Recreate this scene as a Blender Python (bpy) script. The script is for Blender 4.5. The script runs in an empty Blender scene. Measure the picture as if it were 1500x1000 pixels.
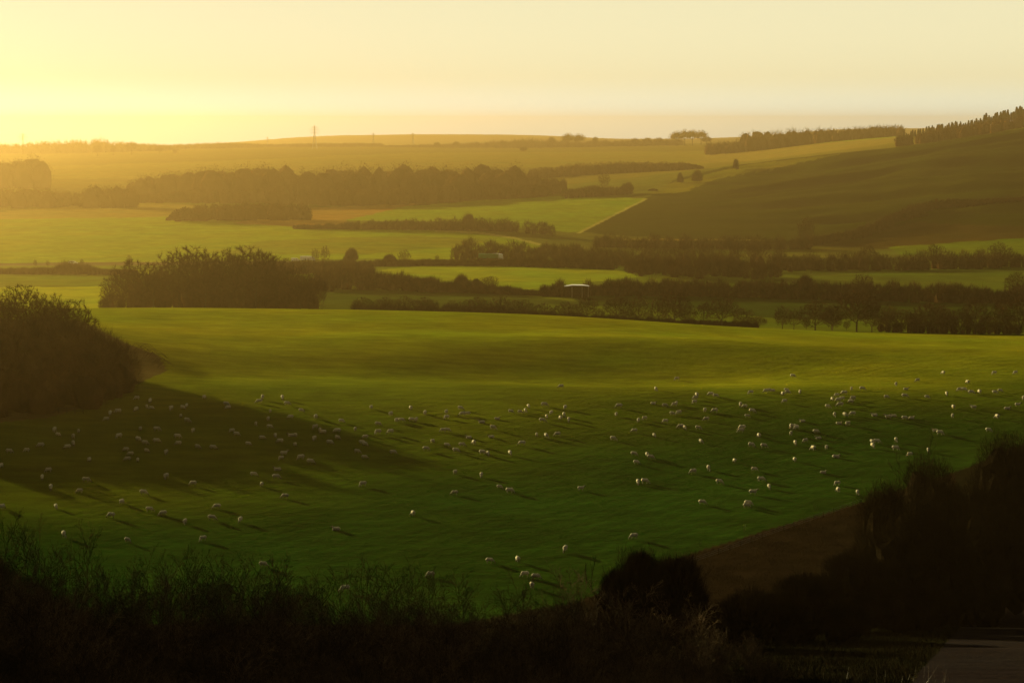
import bpy, math, random
import numpy as np
from mathutils import Vector, Matrix

# ------------------------------------------------------------------ camera, sky, sun, exposure
F = 2917.0                      # focal length in pixels of the 1500 px wide photograph (70 mm)
HZ = 190.0                      # eye-level row
TH = math.atan((500 - HZ) / F)  # pitch below the horizontal
CT, ST = math.cos(TH), math.sin(TH)
scene = bpy.context.scene
COL = scene.collection
cam_d = bpy.data.cameras.new('camera')
cam_d.lens = 36 * F / 1500; cam_d.sensor_width = 36
cam_d.clip_start = 0.5; cam_d.clip_end = 40000
cam = bpy.data.objects.new('camera', cam_d); COL.objects.link(cam)
cam.location = (0, 0, 0); cam.rotation_euler = (math.pi / 2 - TH, 0, 0)
scene.camera = cam

SUN_AZ = math.radians(-40)      # measured from +Y towards +X: ahead and to the left
SUN_EL = math.radians(8.5)
sl = bpy.data.lights.new('sun', 'SUN'); sl.energy = 5.0; sl.angle = math.radians(0.5)
sl.color = (1.0, .84, .36)
so = bpy.data.objects.new('sun', sl); COL.objects.link(so)
sdir = Vector((math.sin(SUN_AZ) * math.cos(SUN_EL), math.cos(SUN_AZ) * math.cos(SUN_EL), math.sin(SUN_EL)))
so.rotation_euler = sdir.to_track_quat('Z', 'Y').to_euler()

w = bpy.data.worlds.new('World'); scene.world = w; w.use_nodes = True
nt = w.node_tree; nt.nodes.clear()
sky = nt.nodes.new('ShaderNodeTexSky'); sky.sky_type = 'NISHITA'; sky.sun_disc = False
sky.sun_elevation = SUN_EL; sky.sun_rotation = SUN_AZ
sky.air_density = 1.0; sky.dust_density = 1.0; sky.ozone_density = 1.0; sky.altitude = 100
mul = nt.nodes.new('ShaderNodeMixRGB'); mul.blend_type = 'MULTIPLY'; mul.inputs[0].default_value = 1
mul.inputs[2].default_value = (.80, .88, 1.0, 1)
bg = nt.nodes.new('ShaderNodeBackground'); bg.inputs[1].default_value = 0.05
wo = nt.nodes.new('ShaderNodeOutputWorld')
nt.links.new(sky.outputs[0], mul.inputs[1]); # the glow hugs the horizon; the upper sky is much dimmer
tc_ = nt.nodes.new('ShaderNodeTexCoord'); sx_ = nt.nodes.new('ShaderNodeSeparateXYZ'); mr_ = nt.nodes.new('ShaderNodeMapRange')
mr_.interpolation_type = 'SMOOTHSTEP'
mr_.inputs[1].default_value = .04; mr_.inputs[2].default_value = .24; mr_.inputs[3].default_value = 1.0; mr_.inputs[4].default_value = .26
nt.links.new(tc_.outputs['Generated'], sx_.inputs[0]); nt.links.new(sx_.outputs[2], mr_.inputs[0])
vs_ = nt.nodes.new('ShaderNodeVectorMath'); vs_.operation = 'SCALE'
veil = nt.nodes.new('ShaderNodeMixRGB'); veil.inputs[0].default_value = .97      # thin bright high cloud veiling the low sky
veil.inputs[2].default_value = (5.65, 5.3, 3.4, 1)
nt.links.new(mul.outputs[0], veil.inputs[1])
hg = nt.nodes.new('ShaderNodeMapRange'); hg.interpolation_type = 'SMOOTHSTEP'                       # paler band along the very horizon
hg.inputs[1].default_value = .0; hg.inputs[2].default_value = .028; hg.inputs[3].default_value = 1.; hg.inputs[4].default_value = 0.
nt.links.new(sx_.outputs[2], hg.inputs[0])
hm_ = nt.nodes.new('ShaderNodeMixRGB'); hm_.inputs[2].default_value = (6.1, 7.3, 6.6, 1)
nt.links.new(hg.outputs[0], hm_.inputs[0]); nt.links.new(veil.outputs[0], hm_.inputs[1]); nt.links.new(hm_.outputs[0], vs_.inputs[0]); nt.links.new(mr_.outputs[0], vs_.inputs['Scale'])
# and it fades towards the side of the sky away from the sun
dt_ = nt.nodes.new('ShaderNodeVectorMath'); dt_.operation = 'DOT_PRODUCT'; dt_.inputs[1].default_value = (math.sin(SUN_AZ), math.cos(SUN_AZ), 0)
ma_ = nt.nodes.new('ShaderNodeMapRange'); ma_.interpolation_type = 'SMOOTHSTEP'
ma_.inputs[1].default_value = -.3; ma_.inputs[2].default_value = .60; ma_.inputs[3].default_value = .6; ma_.inputs[4].default_value = 1.
nt.links.new(tc_.outputs['Generated'], dt_.inputs[0]); nt.links.new(dt_.outputs['Value'], ma_.inputs[0])
vt_ = nt.nodes.new('ShaderNodeVectorMath'); vt_.operation = 'SCALE'
nt.links.new(vs_.outputs[0], vt_.inputs[0]); nt.links.new(ma_.outputs[0], vt_.inputs['Scale']); nt.links.new(vt_.outputs[0], bg.inputs[0]); nt.links.new(bg.outputs[0], wo.inputs[0])

scene.view_settings.view_transform = 'Standard'; scene.view_settings.look = 'None'
scene.view_settings.exposure = 1.72; scene.view_settings.gamma = 1
scene.render.engine = 'CYCLES'
cy = scene.cycles
cy.use_denoising = True
cy.volume_bounces = 0; cy.max_bounces = 4; cy.diffuse_bounces = 2; cy.glossy_bounces = 1
cy.transparent_max_bounces = 16; cy.sample_clamp_indirect = 4

HAZE_DENSITY = 15.0e-5
HAZE_COLOR = (1.0, .67, .28, 1)
HAZE_G = 0.922

# ------------------------------------------------------------------ helpers
def unproj_z(py, Y):
    v = (500 - py) / F
    return Y * (v * CT - ST) / (CT + v * ST)

def project(X, Y, Z):
    dep = Y * CT - Z * ST
    dep = np.where(dep < 1, 1, dep)
    return 750 + F * X / dep, 500 - F * (Y * ST + Z * CT) / dep

_rs = np.random.RandomState(7)
_lat = _rs.rand(256, 256)
def vnoise(x, y):
    xi = np.floor(x).astype(int); yi = np.floor(y).astype(int)
    fx = x - xi; fy = y - yi
    fx = fx * fx * (3 - 2 * fx); fy = fy * fy * (3 - 2 * fy)
    a = _lat[xi & 255, yi & 255]; b = _lat[(xi + 1) & 255, yi & 255]
    c = _lat[xi & 255, (yi + 1) & 255]; d = _lat[(xi + 1) & 255, (yi + 1) & 255]
    return (a * (1 - fx) + b * fx) * (1 - fy) + (c * (1 - fx) + d * fx) * fy - .5
def fbm(x, y, o=4):
    s = 0; a = 1
    for i in range(o):
        s = s + a * vnoise(x + 17.3 * i, y + 5.1 * i); x = x * 2.03; y = y * 2.03; a *= .5
    return s

def pchip(xs, ys, xq):
    """monotone cubic along axis 0 of ys"""
    xs = np.asarray(xs, float); ys = np.asarray(ys, float)
    h = np.diff(xs); dl = np.diff(ys, axis=0) / h[:, None]
    m = np.zeros_like(ys); m[0] = dl[0]; m[-1] = dl[-1]
    w1 = (2 * h[1:] + h[:-1])[:, None]; w2 = (h[1:] + 2 * h[:-1])[:, None]
    a, b = dl[:-1], dl[1:]
    ok = a * b > 0
    m[1:-1] = np.where(ok, (w1 + w2) / (w1 / np.where(ok, a, 1) + w2 / np.where(ok, b, 1)), 0)
    i = np.clip(np.searchsorted(xs, xq) - 1, 0, len(xs) - 2)
    t = ((xq - xs[i]) / h[i])[:, None]; hh = h[i][:, None]
    return ((2*t**3-3*t**2+1)*ys[i] + (t**3-2*t**2+t)*hh*m[i] + (-2*t**3+3*t**2)*ys[i+1] + (t**3-t**2)*hh*m[i+1])

# ------------------------------------------------------------------ terrain: rows are distances, columns photo columns, values photo rows
TC = [-700, 0, 250, 500, 750, 900, 1050, 1250, 1400, 1500, 2200]
TR = {
 540:  [452, 457, 456, 458, 464, 471, 480, 489, 493, 495, 500],
 640:  [468, 464, 462, 466, 471, 476, 482, 488, 491, 492, 495],
 700:  [458, 455, 455, 456, 461, 466, 470, 475, 478, 478, 480],
 800:  [445, 443, 443, 440, 444, 450, 452, 455, 457, 457, 460],
 900:  [426, 424, 424, 424, 428, 430, 433, 437, 440, 440, 440],
 1000: [413, 412, 412, 408, 412, 415, 419, 422, 424, 424, 424],
 1150: [397, 396, 396, 393, 393, 396, 401, 403, 403, 402, 402],
 1300: [384, 384, 383, 380, 379, 383, 387, 388, 386, 383, 380],
 1500: [355, 357, 356, 353, 356, 362, 364, 362, 356, 350, 340],
 1700: [330, 332, 330, 331, 334, 338, 338, 328, 310, 300, 260],
 1900: [312, 314, 312, 316, 312, 308, 303, 283, 260, 248, 190],
 2150: [297, 299, 298, 300, 290, 280, 262, 233, 208, 190, 120],
 2300: [287, 289, 289, 290, 281, 266, 246, 222, 208, 196, 130],
 2500: [272, 275, 276, 275, 266, 256, 245, 219, 203, 188, 130],
 2700: [258, 262, 265, 262, 257, 251, 241, 213, 196, 174, 120],
 3000: [244, 247, 247, 244, 244, 241, 234, 207, 193, 174, 130],
 3500: [236, 238, 234, 229, 229, 228, 222, 204, 196, 185, 150],
 4500: [222, 224, 219, 216, 216, 214, 211, 205, 200, 195, 170],
 6000: [218, 219, 216, 214, 213, 211, 208, 203, 200, 198, 190],
 7200: [214, 216, 214, 209, 206, 206, 204, 198, 195, 194, 190],
 8500: [212, 216, 214, 199, 197, 204, 203, 189, 188, 190, 190],
 10500:[216, 219, 217, 205, 203, 206, 205, 196, 194, 194, 194],
}
near = {-60: -2.0, -20: -2.0, 0: -2.2, 8: -3.2, 20: -6.5, 40: -12.5, 60: -18.5, 90: -26.5, 120: -33.5, 160: -42.5, 200: -51.0, 235: -57.5,
        300: -55.2, 350: -52.6, 400: -50.6, 460: -49.6}
rows = sorted(list(near) + list(TR))
Z = []
tc = np.array(TC, float)
for r in rows:
    if r in near:
        base = np.full(len(TC), near[r])
        if r in (350, 400, 460):   # lower to the right so that the crest falls away there
            base = base - np.interp(tc, [0, 500, 1500], [-.4, 0, {350: .8, 400: 1.6, 460: 3.6}[r]])
        Z.append(base)
    else:
        Z.append(np.array([unproj_z(p, r) for p in TR[r]]))
Z = np.array(Z)
YQ = np.concatenate([np.arange(-60, 600, 3.), np.arange(600, 2400, 8.), np.arange(2400, 10501, 30.)])
ZY = pchip(rows, Z, YQ)
CQ = np.arange(-700, 2201, 20.)
ZT = pchip(TC, ZY.T.copy(), CQ).T
for _ in range(4):             # soften across the columns
    ZT[:, 1:-1] = (ZT[:, :-2] + 2 * ZT[:, 1:-1] + ZT[:, 2:]) / 4
k_ = np.array([1, 2, 3, 2, 1.]); k_ /= k_.sum()
lo = YQ > 420
Zs = ZT.copy()
for j in range(2, len(YQ) - 2):
    if lo[j]: Zs[j] = sum(k_[q] * ZT[j - 2 + q] for q in range(5))
ZT = Zs

def sstep(a, b, x):
    t = np.clip((x - a) / (b - a), 0, 1); return t * t * (3 - 2 * t)

def H(X, Y):
    X = np.asarray(X, float); Y = np.asarray(Y, float)
    c = np.clip(750 + F * X / np.maximum(Y, 120.) , -700, 2199.9)
    y = np.clip(Y, -60, 10499)
    j = np.clip(np.searchsorted(YQ, y, side='right') - 1, 0, len(YQ) - 2)
    t = (y - YQ[j]) / (YQ[j + 1] - YQ[j])
    ci = (c + 700) / 20; i = np.clip(ci.astype(int), 0, len(CQ) - 2); u = ci - i
    z = (ZT[j, i] * (1 - u) + ZT[j, i + 1] * u) * (1 - t) + (ZT[j + 1, i] * (1 - u) + ZT[j + 1, i + 1] * u) * t
    # folds in the sheep field
    fld = sstep(250, 300, Y) * (1 - sstep(520, 560, Y))
    z = z - 3.5 * fld * np.exp(-((Y - 428 - .10 * X + 0.0006 * X * X) / 24) ** 2) * np.exp(-((X - 14) / 75) ** 2)
    z = z + 1.3 * fld * np.exp(-((Y - 478 - .05 * X) / 16) ** 2) * np.exp(-((X - 20) / 60) ** 2)
    z = z - 0.8 * fld * np.exp(-((Y - 330 + .12 * X) / 30) ** 2) * np.exp(-((X + 5) / 60) ** 2)
    z = z + 0.5 * fld * fbm(X / 70 + 3, Y / 38 + 9, 3)
    # wooded mound on the left
    z = z + 11.5 * np.exp(-(((X + 148) / 48) ** 2 + ((Y - 425) / 66) ** 2))
    # general unevenness further out
    far = sstep(620, 1000, Y)
    z = z + far * (1.6 * fbm(X / 160, Y / 110, 4)) + sstep(1400, 2300, Y) * (3.0 * fbm(X / 330 + 9, Y / 260, 3))
    # unseen hill added left of the frame to shade the near air and slope
    sp = sstep(0, 1, (-X - 13 - .272 * np.clip(Y, 0, 400)) / 46) * (1 - sstep(282, 358, Y)) * sstep(-30, 50, Y)
    z = z + sp * np.maximum(np.interp(Y, [0, 140, 200, 255, 305, 350], [34, 36, 31, 17, -6, -26]) + 16 * fbm(X / 11, Y / 11, 3) - z, 0)
    # small terracettes on the right-hand hill
    hill = sstep(1450, 1750, Y) * (1 - sstep(2150, 2350, Y)) * sstep(120, 300, X)
    wv = Y + .35 * X + 70 * fbm(X / 200, Y / 200, 2)
    z = z + hill * (2.6 * np.sin(wv / 21.) + 1.1 * np.sin(wv / 7.3 + 4 * fbm(X / 90, Y / 90, 2)) + 3 * fbm(X / 60, Y / 45, 3))
    return z

def place(px, Y):
    """world X and ground z for a photo column at distance Y"""
    X = (px - 750) / F * Y
    for _ in range(3):
        z = float(H(X, Y)); X = (px - 750) / F * (Y * CT - z * ST)
    return X, z

_Yr = np.concatenate([np.arange(90, 700, .5), np.arange(700, 4000, 2.)])
def ground_hit(px, py, y0=200, y1=620):
    Ys = _Yr[(_Yr >= y0) & (_Yr <= y1)]
    v = (500 - py) / F; u = (px - 750) / F
    k = (v * CT - ST) / (CT + v * ST)
    zz = Ys * k; X = u * (Ys * CT - zz * ST)
    g = H(X, Ys)
    hit = np.nonzero(g >= zz)[0]
    i = hit[0] if len(hit) else int(np.argmin(zz - g))
    return float(X[i]), float(Ys[i]), float(g[i])

def mk_mesh(name, V, faces, smooth=False):
    me = bpy.data.meshes.new(name)
    V = np.asarray(V, np.float32)
    me.vertices.add(len(V)); me.vertices.foreach_set('co', V.ravel())
    faces = [np.asarray(f, np.int32) for f in faces if len(f)]
    nl = sum(f.size for f in faces); nf = sum(len(f) for f in faces)
    me.loops.add(nl); me.polygons.add(nf)
    me.loops.foreach_set('vertex_index', np.concatenate([f.ravel() for f in faces]))
    tot = np.concatenate([np.full(len(f), f.shape[1], np.int32) for f in faces])
    st = np.concatenate([[0], np.cumsum(tot)[:-1]]).astype(np.int32)
    me.polygons.foreach_set('loop_start', st); me.polygons.foreach_set('loop_total', tot)
    me.polygons.foreach_set('use_smooth', np.full(nf, smooth))
    me.update(calc_edges=True)
    return me

def link(name, me, parent=None, loc=(0, 0, 0), rz=0, sc=1, mat=None):
    o = bpy.data.objects.new(name, me); COL.objects.link(o)
    if mat is not None and me is not None and len(me.materials) == 0: me.materials.append(mat)
    o.location = loc; o.rotation_euler = (0, 0, rz)
    o.scale = (sc, sc, sc) if isinstance(sc, (int, float)) else sc
    if parent: o.parent = parent
    return o

def tag(o, label=None, cat=None, group=None, kind=None):
    if label: o['label'] = label
    if cat: o['category'] = cat
    if group: o['group'] = group
    if kind: o['kind'] = kind
    return o

# ------------------------------------------------------------------ materials
def mat_base(name, rough=.9, spec=.1):
    m = bpy.data.materials.new(name); m.use_nodes = True
    b = m.node_tree.nodes['Principled BSDF']
    b.inputs['Roughness'].default_value = rough
    b.inputs['Specular IOR Level'].default_value = spec
    return m, m.node_tree, b

def mat_noise(name, c1, c2, scale=1., rough=.9, spec=.1, coord='Object', bump=0, obj_rand=0):
    m, t, b = mat_base(name, rough, spec)
    tcn = t.nodes.new('ShaderNodeTexCoord'); n = t.nodes.new('ShaderNodeTexNoise')
    n.inputs['Scale'].default_value = scale; n.inputs['Detail'].default_value = 4
    r = t.nodes.new('ShaderNodeValToRGB')
    r.color_ramp.elements[0].position = .35; r.color_ramp.elements[1].position = .65
    r.color_ramp.elements[0].color = (*c1, 1); r.color_ramp.elements[1].color = (*c2, 1)
    t.links.new(tcn.outputs[coord], n.inputs['Vector']); t.links.new(n.outputs['Fac'], r.inputs[0])
    out = r.outputs[0]
    if obj_rand:
        oi = t.nodes.new('ShaderNodeObjectInfo'); mr = t.nodes.new('ShaderNodeMapRange')
        mr.inputs[3].default_value = 1 - obj_rand; mr.inputs[4].default_value = 1 + obj_rand
        mx = t.nodes.new('ShaderNodeVectorMath'); mx.operation = 'SCALE'
        t.links.new(oi.outputs['Random'], mr.inputs[0]); t.links.new(out, mx.inputs[0]); t.links.new(mr.outputs[0], mx.inputs['Scale'])
        out = mx.outputs[0]
    t.links.new(out, b.inputs['Base Color'])
    if bump:
        bp = t.nodes.new('ShaderNodeBump'); bp.inputs['Strength'].default_value = bump
        t.links.new(n.outputs['Fac'], bp.inputs['Height']); t.links.new(bp.outputs[0], b.inputs['Normal'])
    return m

M_bark = mat_noise('bark', (.035, .024, .014), (.07, .048, .028), 2., .95, 0)
M_twig = mat_noise('winter_twigs', (.035, .019, .009), (.085, .042, .016), .25, 1., 0)
M_far = mat_noise('far_woodland', (.06, .028, .010), (.12, .056, .018), .03, 1., 0)
M_glint = mat_noise('foreground_twigs', (.03, .019, .009), (.14, .085, .04), .8, .8, .03, obj_rand=.5)
M_dark = mat_noise('dark_scrub', (.006, .005, .003), (.016, .011, .006), .5, .95, 0)
M_conifer = mat_noise('conifer_needles', (.02, .026, .010), (.045, .045, .016), .1, .9, .1)
M_straw = mat_noise('dry_stalks', (.07, .05, .024), (.13, .095, .045), 1., .6, .4)
M_steel = mat_noise('galvanised_steel', (.20, .20, .19), (.28, .27, .25), .5, .6, .3)
M_white = mat_noise('white_paint', (.75, .75, .72), (.85, .85, .83), 1., .12, 1.)
M_green = mat_noise('green_paint', (.02, .16, .05), (.03, .20, .07), 1., .35, .5)
M_tyre = mat_noise('tyre_rubber', (.015, .015, .015), (.03, .03, .03), 3., .8, .2)
M_glass = mat_noise('window_glass', (.02, .02, .025), (.03, .03, .035), 1., .05, .8)
M_roof = mat_noise('sheet_metal_roof', (.62, .63, .66), (.75, .76, .8), .8, .18, .8)
M_wood = mat_noise('weathered_wood', (.16, .12, .07), (.26, .20, .12), 3., .8, .2)

def wool_mat():
    m, t, b = mat_base('wool', .95, .1)
    at = t.nodes.new('ShaderNodeAttribute'); at.attribute_name = 'skin'
    n = t.nodes.new('ShaderNodeTexNoise'); n.inputs['Scale'].default_value = 14; n.inputs['Detail'].default_value = 5
    tcn = t.nodes.new('ShaderNodeTexCoord'); t.links.new(tcn.outputs['Object'], n.inputs['Vector'])
    r = t.nodes.new('ShaderNodeValToRGB')
    r.color_ramp.elements[0].color = (.30, .27, .20, 1); r.color_ramp.elements[1].color = (.54, .48, .37, 1)
    t.links.new(n.outputs['Fac'], r.inputs[0])
    oi = t.nodes.new('ShaderNodeObjectInfo'); mr = t.nodes.new('ShaderNodeMapRange')
    mr.inputs[3].default_value = .78; mr.inputs[4].default_value = 1.08
    sc_ = t.nodes.new('ShaderNodeVectorMath'); sc_.operation = 'SCALE'
    t.links.new(oi.outputs['Random'], mr.inputs[0]); t.links.new(r.outputs[0], sc_.inputs[0]); t.links.new(mr.outputs[0], sc_.inputs['Scale'])
    mx = t.nodes.new('ShaderNodeMixRGB'); mx.inputs[2].default_value = (.06, .045, .035, 1)
    t.links.new(at.outputs['Fac'], mx.inputs[0]); t.links.new(sc_.outputs[0], mx.inputs[1]); t.links.new(mx.outputs[0], b.inputs['Base Color'])
    bp = t.nodes.new('ShaderNodeBump'); bp.inputs['Strength'].default_value = .5; bp.inputs['Distance'].default_value = .05
    t.links.new(n.outputs['Fac'], bp.inputs['Height']); t.links.new(bp.outputs[0], b.inputs['Normal'])
    return m
M_wool = wool_mat()

def ground_mat():
    m, t, b0 = mat_base('ground_cover', 1., 0)
    b = t.nodes.new('ShaderNodeBsdfDiffuse'); b.inputs['Roughness'].default_value = 0.
    t.links.new(b.outputs[0], t.nodes['Material Output'].inputs['Surface']); t.nodes.remove(b0)
    L = t.links.new
    at = t.nodes.new('ShaderNodeAttribute'); at.attribute_name = 'cover'
    geo = t.nodes.new('ShaderNodeNewGeometry')
    def noise(scale, detail=5, sx=1, sy=1):
        mp = t.nodes.new('ShaderNodeMapping'); mp.inputs['Scale'].default_value = (sx, sy, 1)
        L(geo.outputs['Position'], mp.inputs['Vector'])
        n = t.nodes.new('ShaderNodeTexNoise'); n.inputs['Scale'].default_value = scale; n.inputs['Detail'].default_value = detail
        n.inputs['Roughness'].default_value = .6
        L(mp.outputs[0], n.inputs['Vector']); return n.outputs['Fac']
    def rng(v, a, b_):
        mr = t.nodes.new('ShaderNodeMapRange'); mr.inputs[1].default_value = .3; mr.inputs[2].default_value = .7
        mr.inputs[3].default_value = a; mr.inputs[4].default_value = b_
        L(v, mr.inputs[0]); return mr.outputs[0]
    def mulm(a, b_):
        q = t.nodes.new('ShaderNodeMath'); q.operation = 'MULTIPLY'; L(a, q.inputs[0]); L(b_, q.inputs[1]); return q.outputs[0]
    v = mulm(mulm(rng(noise(.05, 6), .78, 1.22), rng(noise(.4, 6, .35, 1.), .72, 1.28)), rng(noise(3., 4), .84, 1.16))
    sc_ = t.nodes.new('ShaderNodeVectorMath'); sc_.operation = 'SCALE'
    L(at.outputs['Color'], sc_.inputs[0]); L(v, sc_.inputs['Scale'])
    # patches of yellower growth
    tint = t.nodes.new('ShaderNodeMixRGB'); tint.blend_type = 'MULTIPLY'; tint.inputs[2].default_value = (1.35, .95, .9, 1)
    L(rng(noise(.018, 8), 0, 1.), tint.inputs[0]); L(sc_.outputs[0], tint.inputs[1])
    L(tint.outputs[0], b.inputs['Color'])
    # tussocks and drill rows as relief
    at2 = t.nodes.new('ShaderNodeAttribute'); at2.attribute_name = 'rowdist'
    sn = t.nodes.new('ShaderNodeMath'); sn.operation = 'SINE'
    sf = t.nodes.new('ShaderNodeMath'); sf.operation = 'MULTIPLY'; sf.inputs[1].default_value = 2 * math.pi / 3.4
    wob = t.nodes.new('ShaderNodeMath'); wob.operation = 'MULTIPLY_ADD'; wob.inputs[1].default_value = 3.5
    L(noise(.05, 3), wob.inputs[0]); L(at2.outputs['Fac'], wob.inputs[2]); L(wob.outputs[0], sf.inputs[0]); L(sf.outputs[0], sn.inputs[0])
    rowm = t.nodes.new('ShaderNodeAttribute'); rowm.attribute_name = 'rowmask'
    hrow = mulm(sn.outputs[0], rowm.outputs['Fac'])
    hr = t.nodes.new('ShaderNodeMath'); hr.operation = 'MULTIPLY'; hr.inputs[1].default_value = .014; L(hrow, hr.inputs[0])
    hn = t.nodes.new('ShaderNodeMath'); hn.operation = 'MULTIPLY_ADD'; hn.inputs[1].default_value = .24
    L(noise(1.1, 6, .6, 1.), hn.inputs[0]); L(hr.outputs[0], hn.inputs[2])
    bp = t.nodes.new('ShaderNodeBump'); bp.inputs['Strength'].default_value = .8; bp.inputs['Distance'].default_value = 1.
    L(hn.outputs[0], bp.inputs['Height']); L(bp.outputs[0], b.inputs['Normal'])
    return m
M_ground = ground_mat()

# ------------------------------------------------------------------ ground sheet
def inpoly(px, py, poly):
    c = np.zeros(px.shape, bool); n = len(poly)
    for i in range(n):
        x1, y1 = poly[i]; x2, y2 = poly[(i + 1) % n]
        if y1 == y2: continue
        k = ((y1 > py) != (y2 > py)) & (px < (x2 - x1) * (py - y1) / (y2 - y1) + x1)
        c ^= k
    return c
def seg_dist(px, py, pts):
    d = np.full(px.shape, 1e9)
    for (x1, y1), (x2, y2) in zip(pts[:-1], pts[1:]):
        dx, dy = x2 - x1, y2 - y1
        t = np.clip(((px - x1) * dx + (py - y1) * dy) / (dx * dx + dy * dy), 0, 1)
        d = np.minimum(d, np.hypot(px - x1 - t * dx, py - y1 - t * dy))
    return d

PATH = [(1330, 1010), (1345, 985), (1420, 905), (1520, 838), (1800, 700), (1800, 1400), (1150, 1400)]
GRASS = (.014, .041, .004)
def build_ground():
    Y0 = 70.
    f1 = np.arange(-.285, .2851, .0011)
    out = []; s = .285; st = .0015
    while s < 2.2: st *= 1.13; s += st; out.append(s)
    S = np.concatenate([-np.array(out[::-1]), f1, np.array(out)])
    Ys = np.concatenate([np.arange(-60, 60, 5.), np.arange(60, 235, 1.8), np.arange(235, 600, 1.25), np.arange(600, 1500, 3.2),
                         np.arange(1500, 3100, 6.5), np.arange(3100, 5000, 22), np.arange(5000, 8961, 60)])
    SS, YY = np.meshgrid(S, Ys)
    XX = SS * (YY + Y0)
    ZZ = H(XX, YY)
    px, py = project(XX, YY, ZZ)
    qx = px + 5 * fbm(XX / 6, YY / 6, 3); qy = py + 1.6 * fbm(XX / 9 + 4, YY / 9, 3)
    C = np.zeros(XX.shape + (3,), np.float32)
    def put(mask, col): C[mask] = col
    yr = lambda a, b: (YY >= a) & (YY < b)
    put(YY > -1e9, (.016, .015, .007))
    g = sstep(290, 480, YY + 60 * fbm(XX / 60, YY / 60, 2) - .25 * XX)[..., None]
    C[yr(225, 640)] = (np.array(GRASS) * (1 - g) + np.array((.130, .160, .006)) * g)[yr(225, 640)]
    # escarpment foot below the field edge
    global EDGE
    EDGE = [(-400, 960), (600, 925), (850, 880), (1000, 815), (1100, 783), (1265, 735), (1420, 683), (1560, 630), (2300, 380)]
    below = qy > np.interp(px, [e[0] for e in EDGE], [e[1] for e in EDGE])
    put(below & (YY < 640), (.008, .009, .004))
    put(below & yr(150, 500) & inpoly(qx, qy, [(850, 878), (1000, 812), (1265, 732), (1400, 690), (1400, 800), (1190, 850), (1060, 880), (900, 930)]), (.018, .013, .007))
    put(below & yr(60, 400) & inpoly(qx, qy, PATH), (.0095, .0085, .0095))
    # rough grass round the left mound
    put(yr(300, 520) & inpoly(qx, qy, [(-900, 690), (-100, 640), (0, 618), (70, 612), (150, 588), (205, 560), (245, 543), (232, 520), (190, 505), (120, 470), (-900, 440)]), (.062, .056, .018))
    # valley floor
    put(yr(640, 1300), (.050, .072, .014))
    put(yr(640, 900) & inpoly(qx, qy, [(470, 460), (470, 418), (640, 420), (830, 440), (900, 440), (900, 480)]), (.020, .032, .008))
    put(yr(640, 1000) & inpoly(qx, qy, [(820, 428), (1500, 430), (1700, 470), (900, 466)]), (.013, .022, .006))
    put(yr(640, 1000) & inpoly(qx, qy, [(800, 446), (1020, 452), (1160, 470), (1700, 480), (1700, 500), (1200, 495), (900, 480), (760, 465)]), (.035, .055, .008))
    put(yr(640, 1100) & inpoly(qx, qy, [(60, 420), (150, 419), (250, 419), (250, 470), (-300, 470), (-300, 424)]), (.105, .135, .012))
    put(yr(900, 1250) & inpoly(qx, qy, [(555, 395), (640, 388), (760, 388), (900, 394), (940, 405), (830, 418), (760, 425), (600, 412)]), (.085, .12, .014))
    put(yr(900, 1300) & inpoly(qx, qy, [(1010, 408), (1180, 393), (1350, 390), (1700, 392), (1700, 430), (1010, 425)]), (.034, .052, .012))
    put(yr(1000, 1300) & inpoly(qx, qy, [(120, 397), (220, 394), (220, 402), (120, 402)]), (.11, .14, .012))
    # road
    put(yr(1200, 1330) & inpoly(qx, py, [(-900, 388), (520, 382), (520, 387), (-900, 394)]), (.05, .048, .045))
    # left broad field
    put(yr(1300, 2500), (.045, .055, .018))
    put(yr(1300, 1900) & inpoly(qx, qy, [(-900, 330), (0, 321), (245, 318), (380, 325), (500, 336), (640, 337), (740, 345), (790, 357), (790, 386), (-900, 390)]), (.085, .125, .012))
    put(yr(1300, 1900) & inpoly(qx, qy, [(380, 353), (600, 345), (720, 350), (690, 360), (540, 372), (330, 372)]), (.075, .095, .015))
    put(yr(1500, 2300) & inpoly(qx, qy, [(-900, 318), (0, 312), (150, 299), (255, 300), (245, 318), (0, 321), (-900, 330)]), (.11, .098, .034))
    put(yr(1500, 2300) & inpoly(qx, qy, [(-900, 304), (0, 311), (150, 297), (250, 298), (330, 306), (250, 318), (0, 318)]), (.09, .085, .03))
    put(yr(1400, 2300) & inpoly(qx, qy, [(340, 327), (455, 305), (620, 296), (600, 303), (508, 323), (500, 336), (400, 330)]), (.115, .078, .032))
    # bright crop beyond the hedge
    put(yr(1500, 2500) & inpoly(qx, qy, [(505, 323), (590, 303), (700, 294), (830, 287), (945, 291), (850, 340), (790, 338), (700, 325)]), (.075, .120, .013))
    # big rough hillside
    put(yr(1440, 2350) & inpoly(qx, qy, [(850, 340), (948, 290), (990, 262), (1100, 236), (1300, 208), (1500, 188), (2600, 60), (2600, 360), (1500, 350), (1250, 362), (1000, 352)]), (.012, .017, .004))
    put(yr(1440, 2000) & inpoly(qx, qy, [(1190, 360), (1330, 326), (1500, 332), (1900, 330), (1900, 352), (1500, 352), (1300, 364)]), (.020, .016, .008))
    put(yr(1330, 1700) & inpoly(qx, qy, [(1300, 362), (1500, 349), (1900, 345), (1900, 372), (1320, 374)]), (.045, .07, .010))
    put(yr(1330, 1800) & inpoly(qx, qy, [(900, 351), (1100, 355), (1190, 360), (1300, 364), (1250, 372), (900, 362)]), (.036, .038, .014))
    put(yr(1700, 2350) & inpoly(qx, qy, [(940, 286), (990, 266), (1100, 240), (1230, 226), (1120, 250), (1050, 262), (1000, 282)]), (.055, .060, .012))
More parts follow.
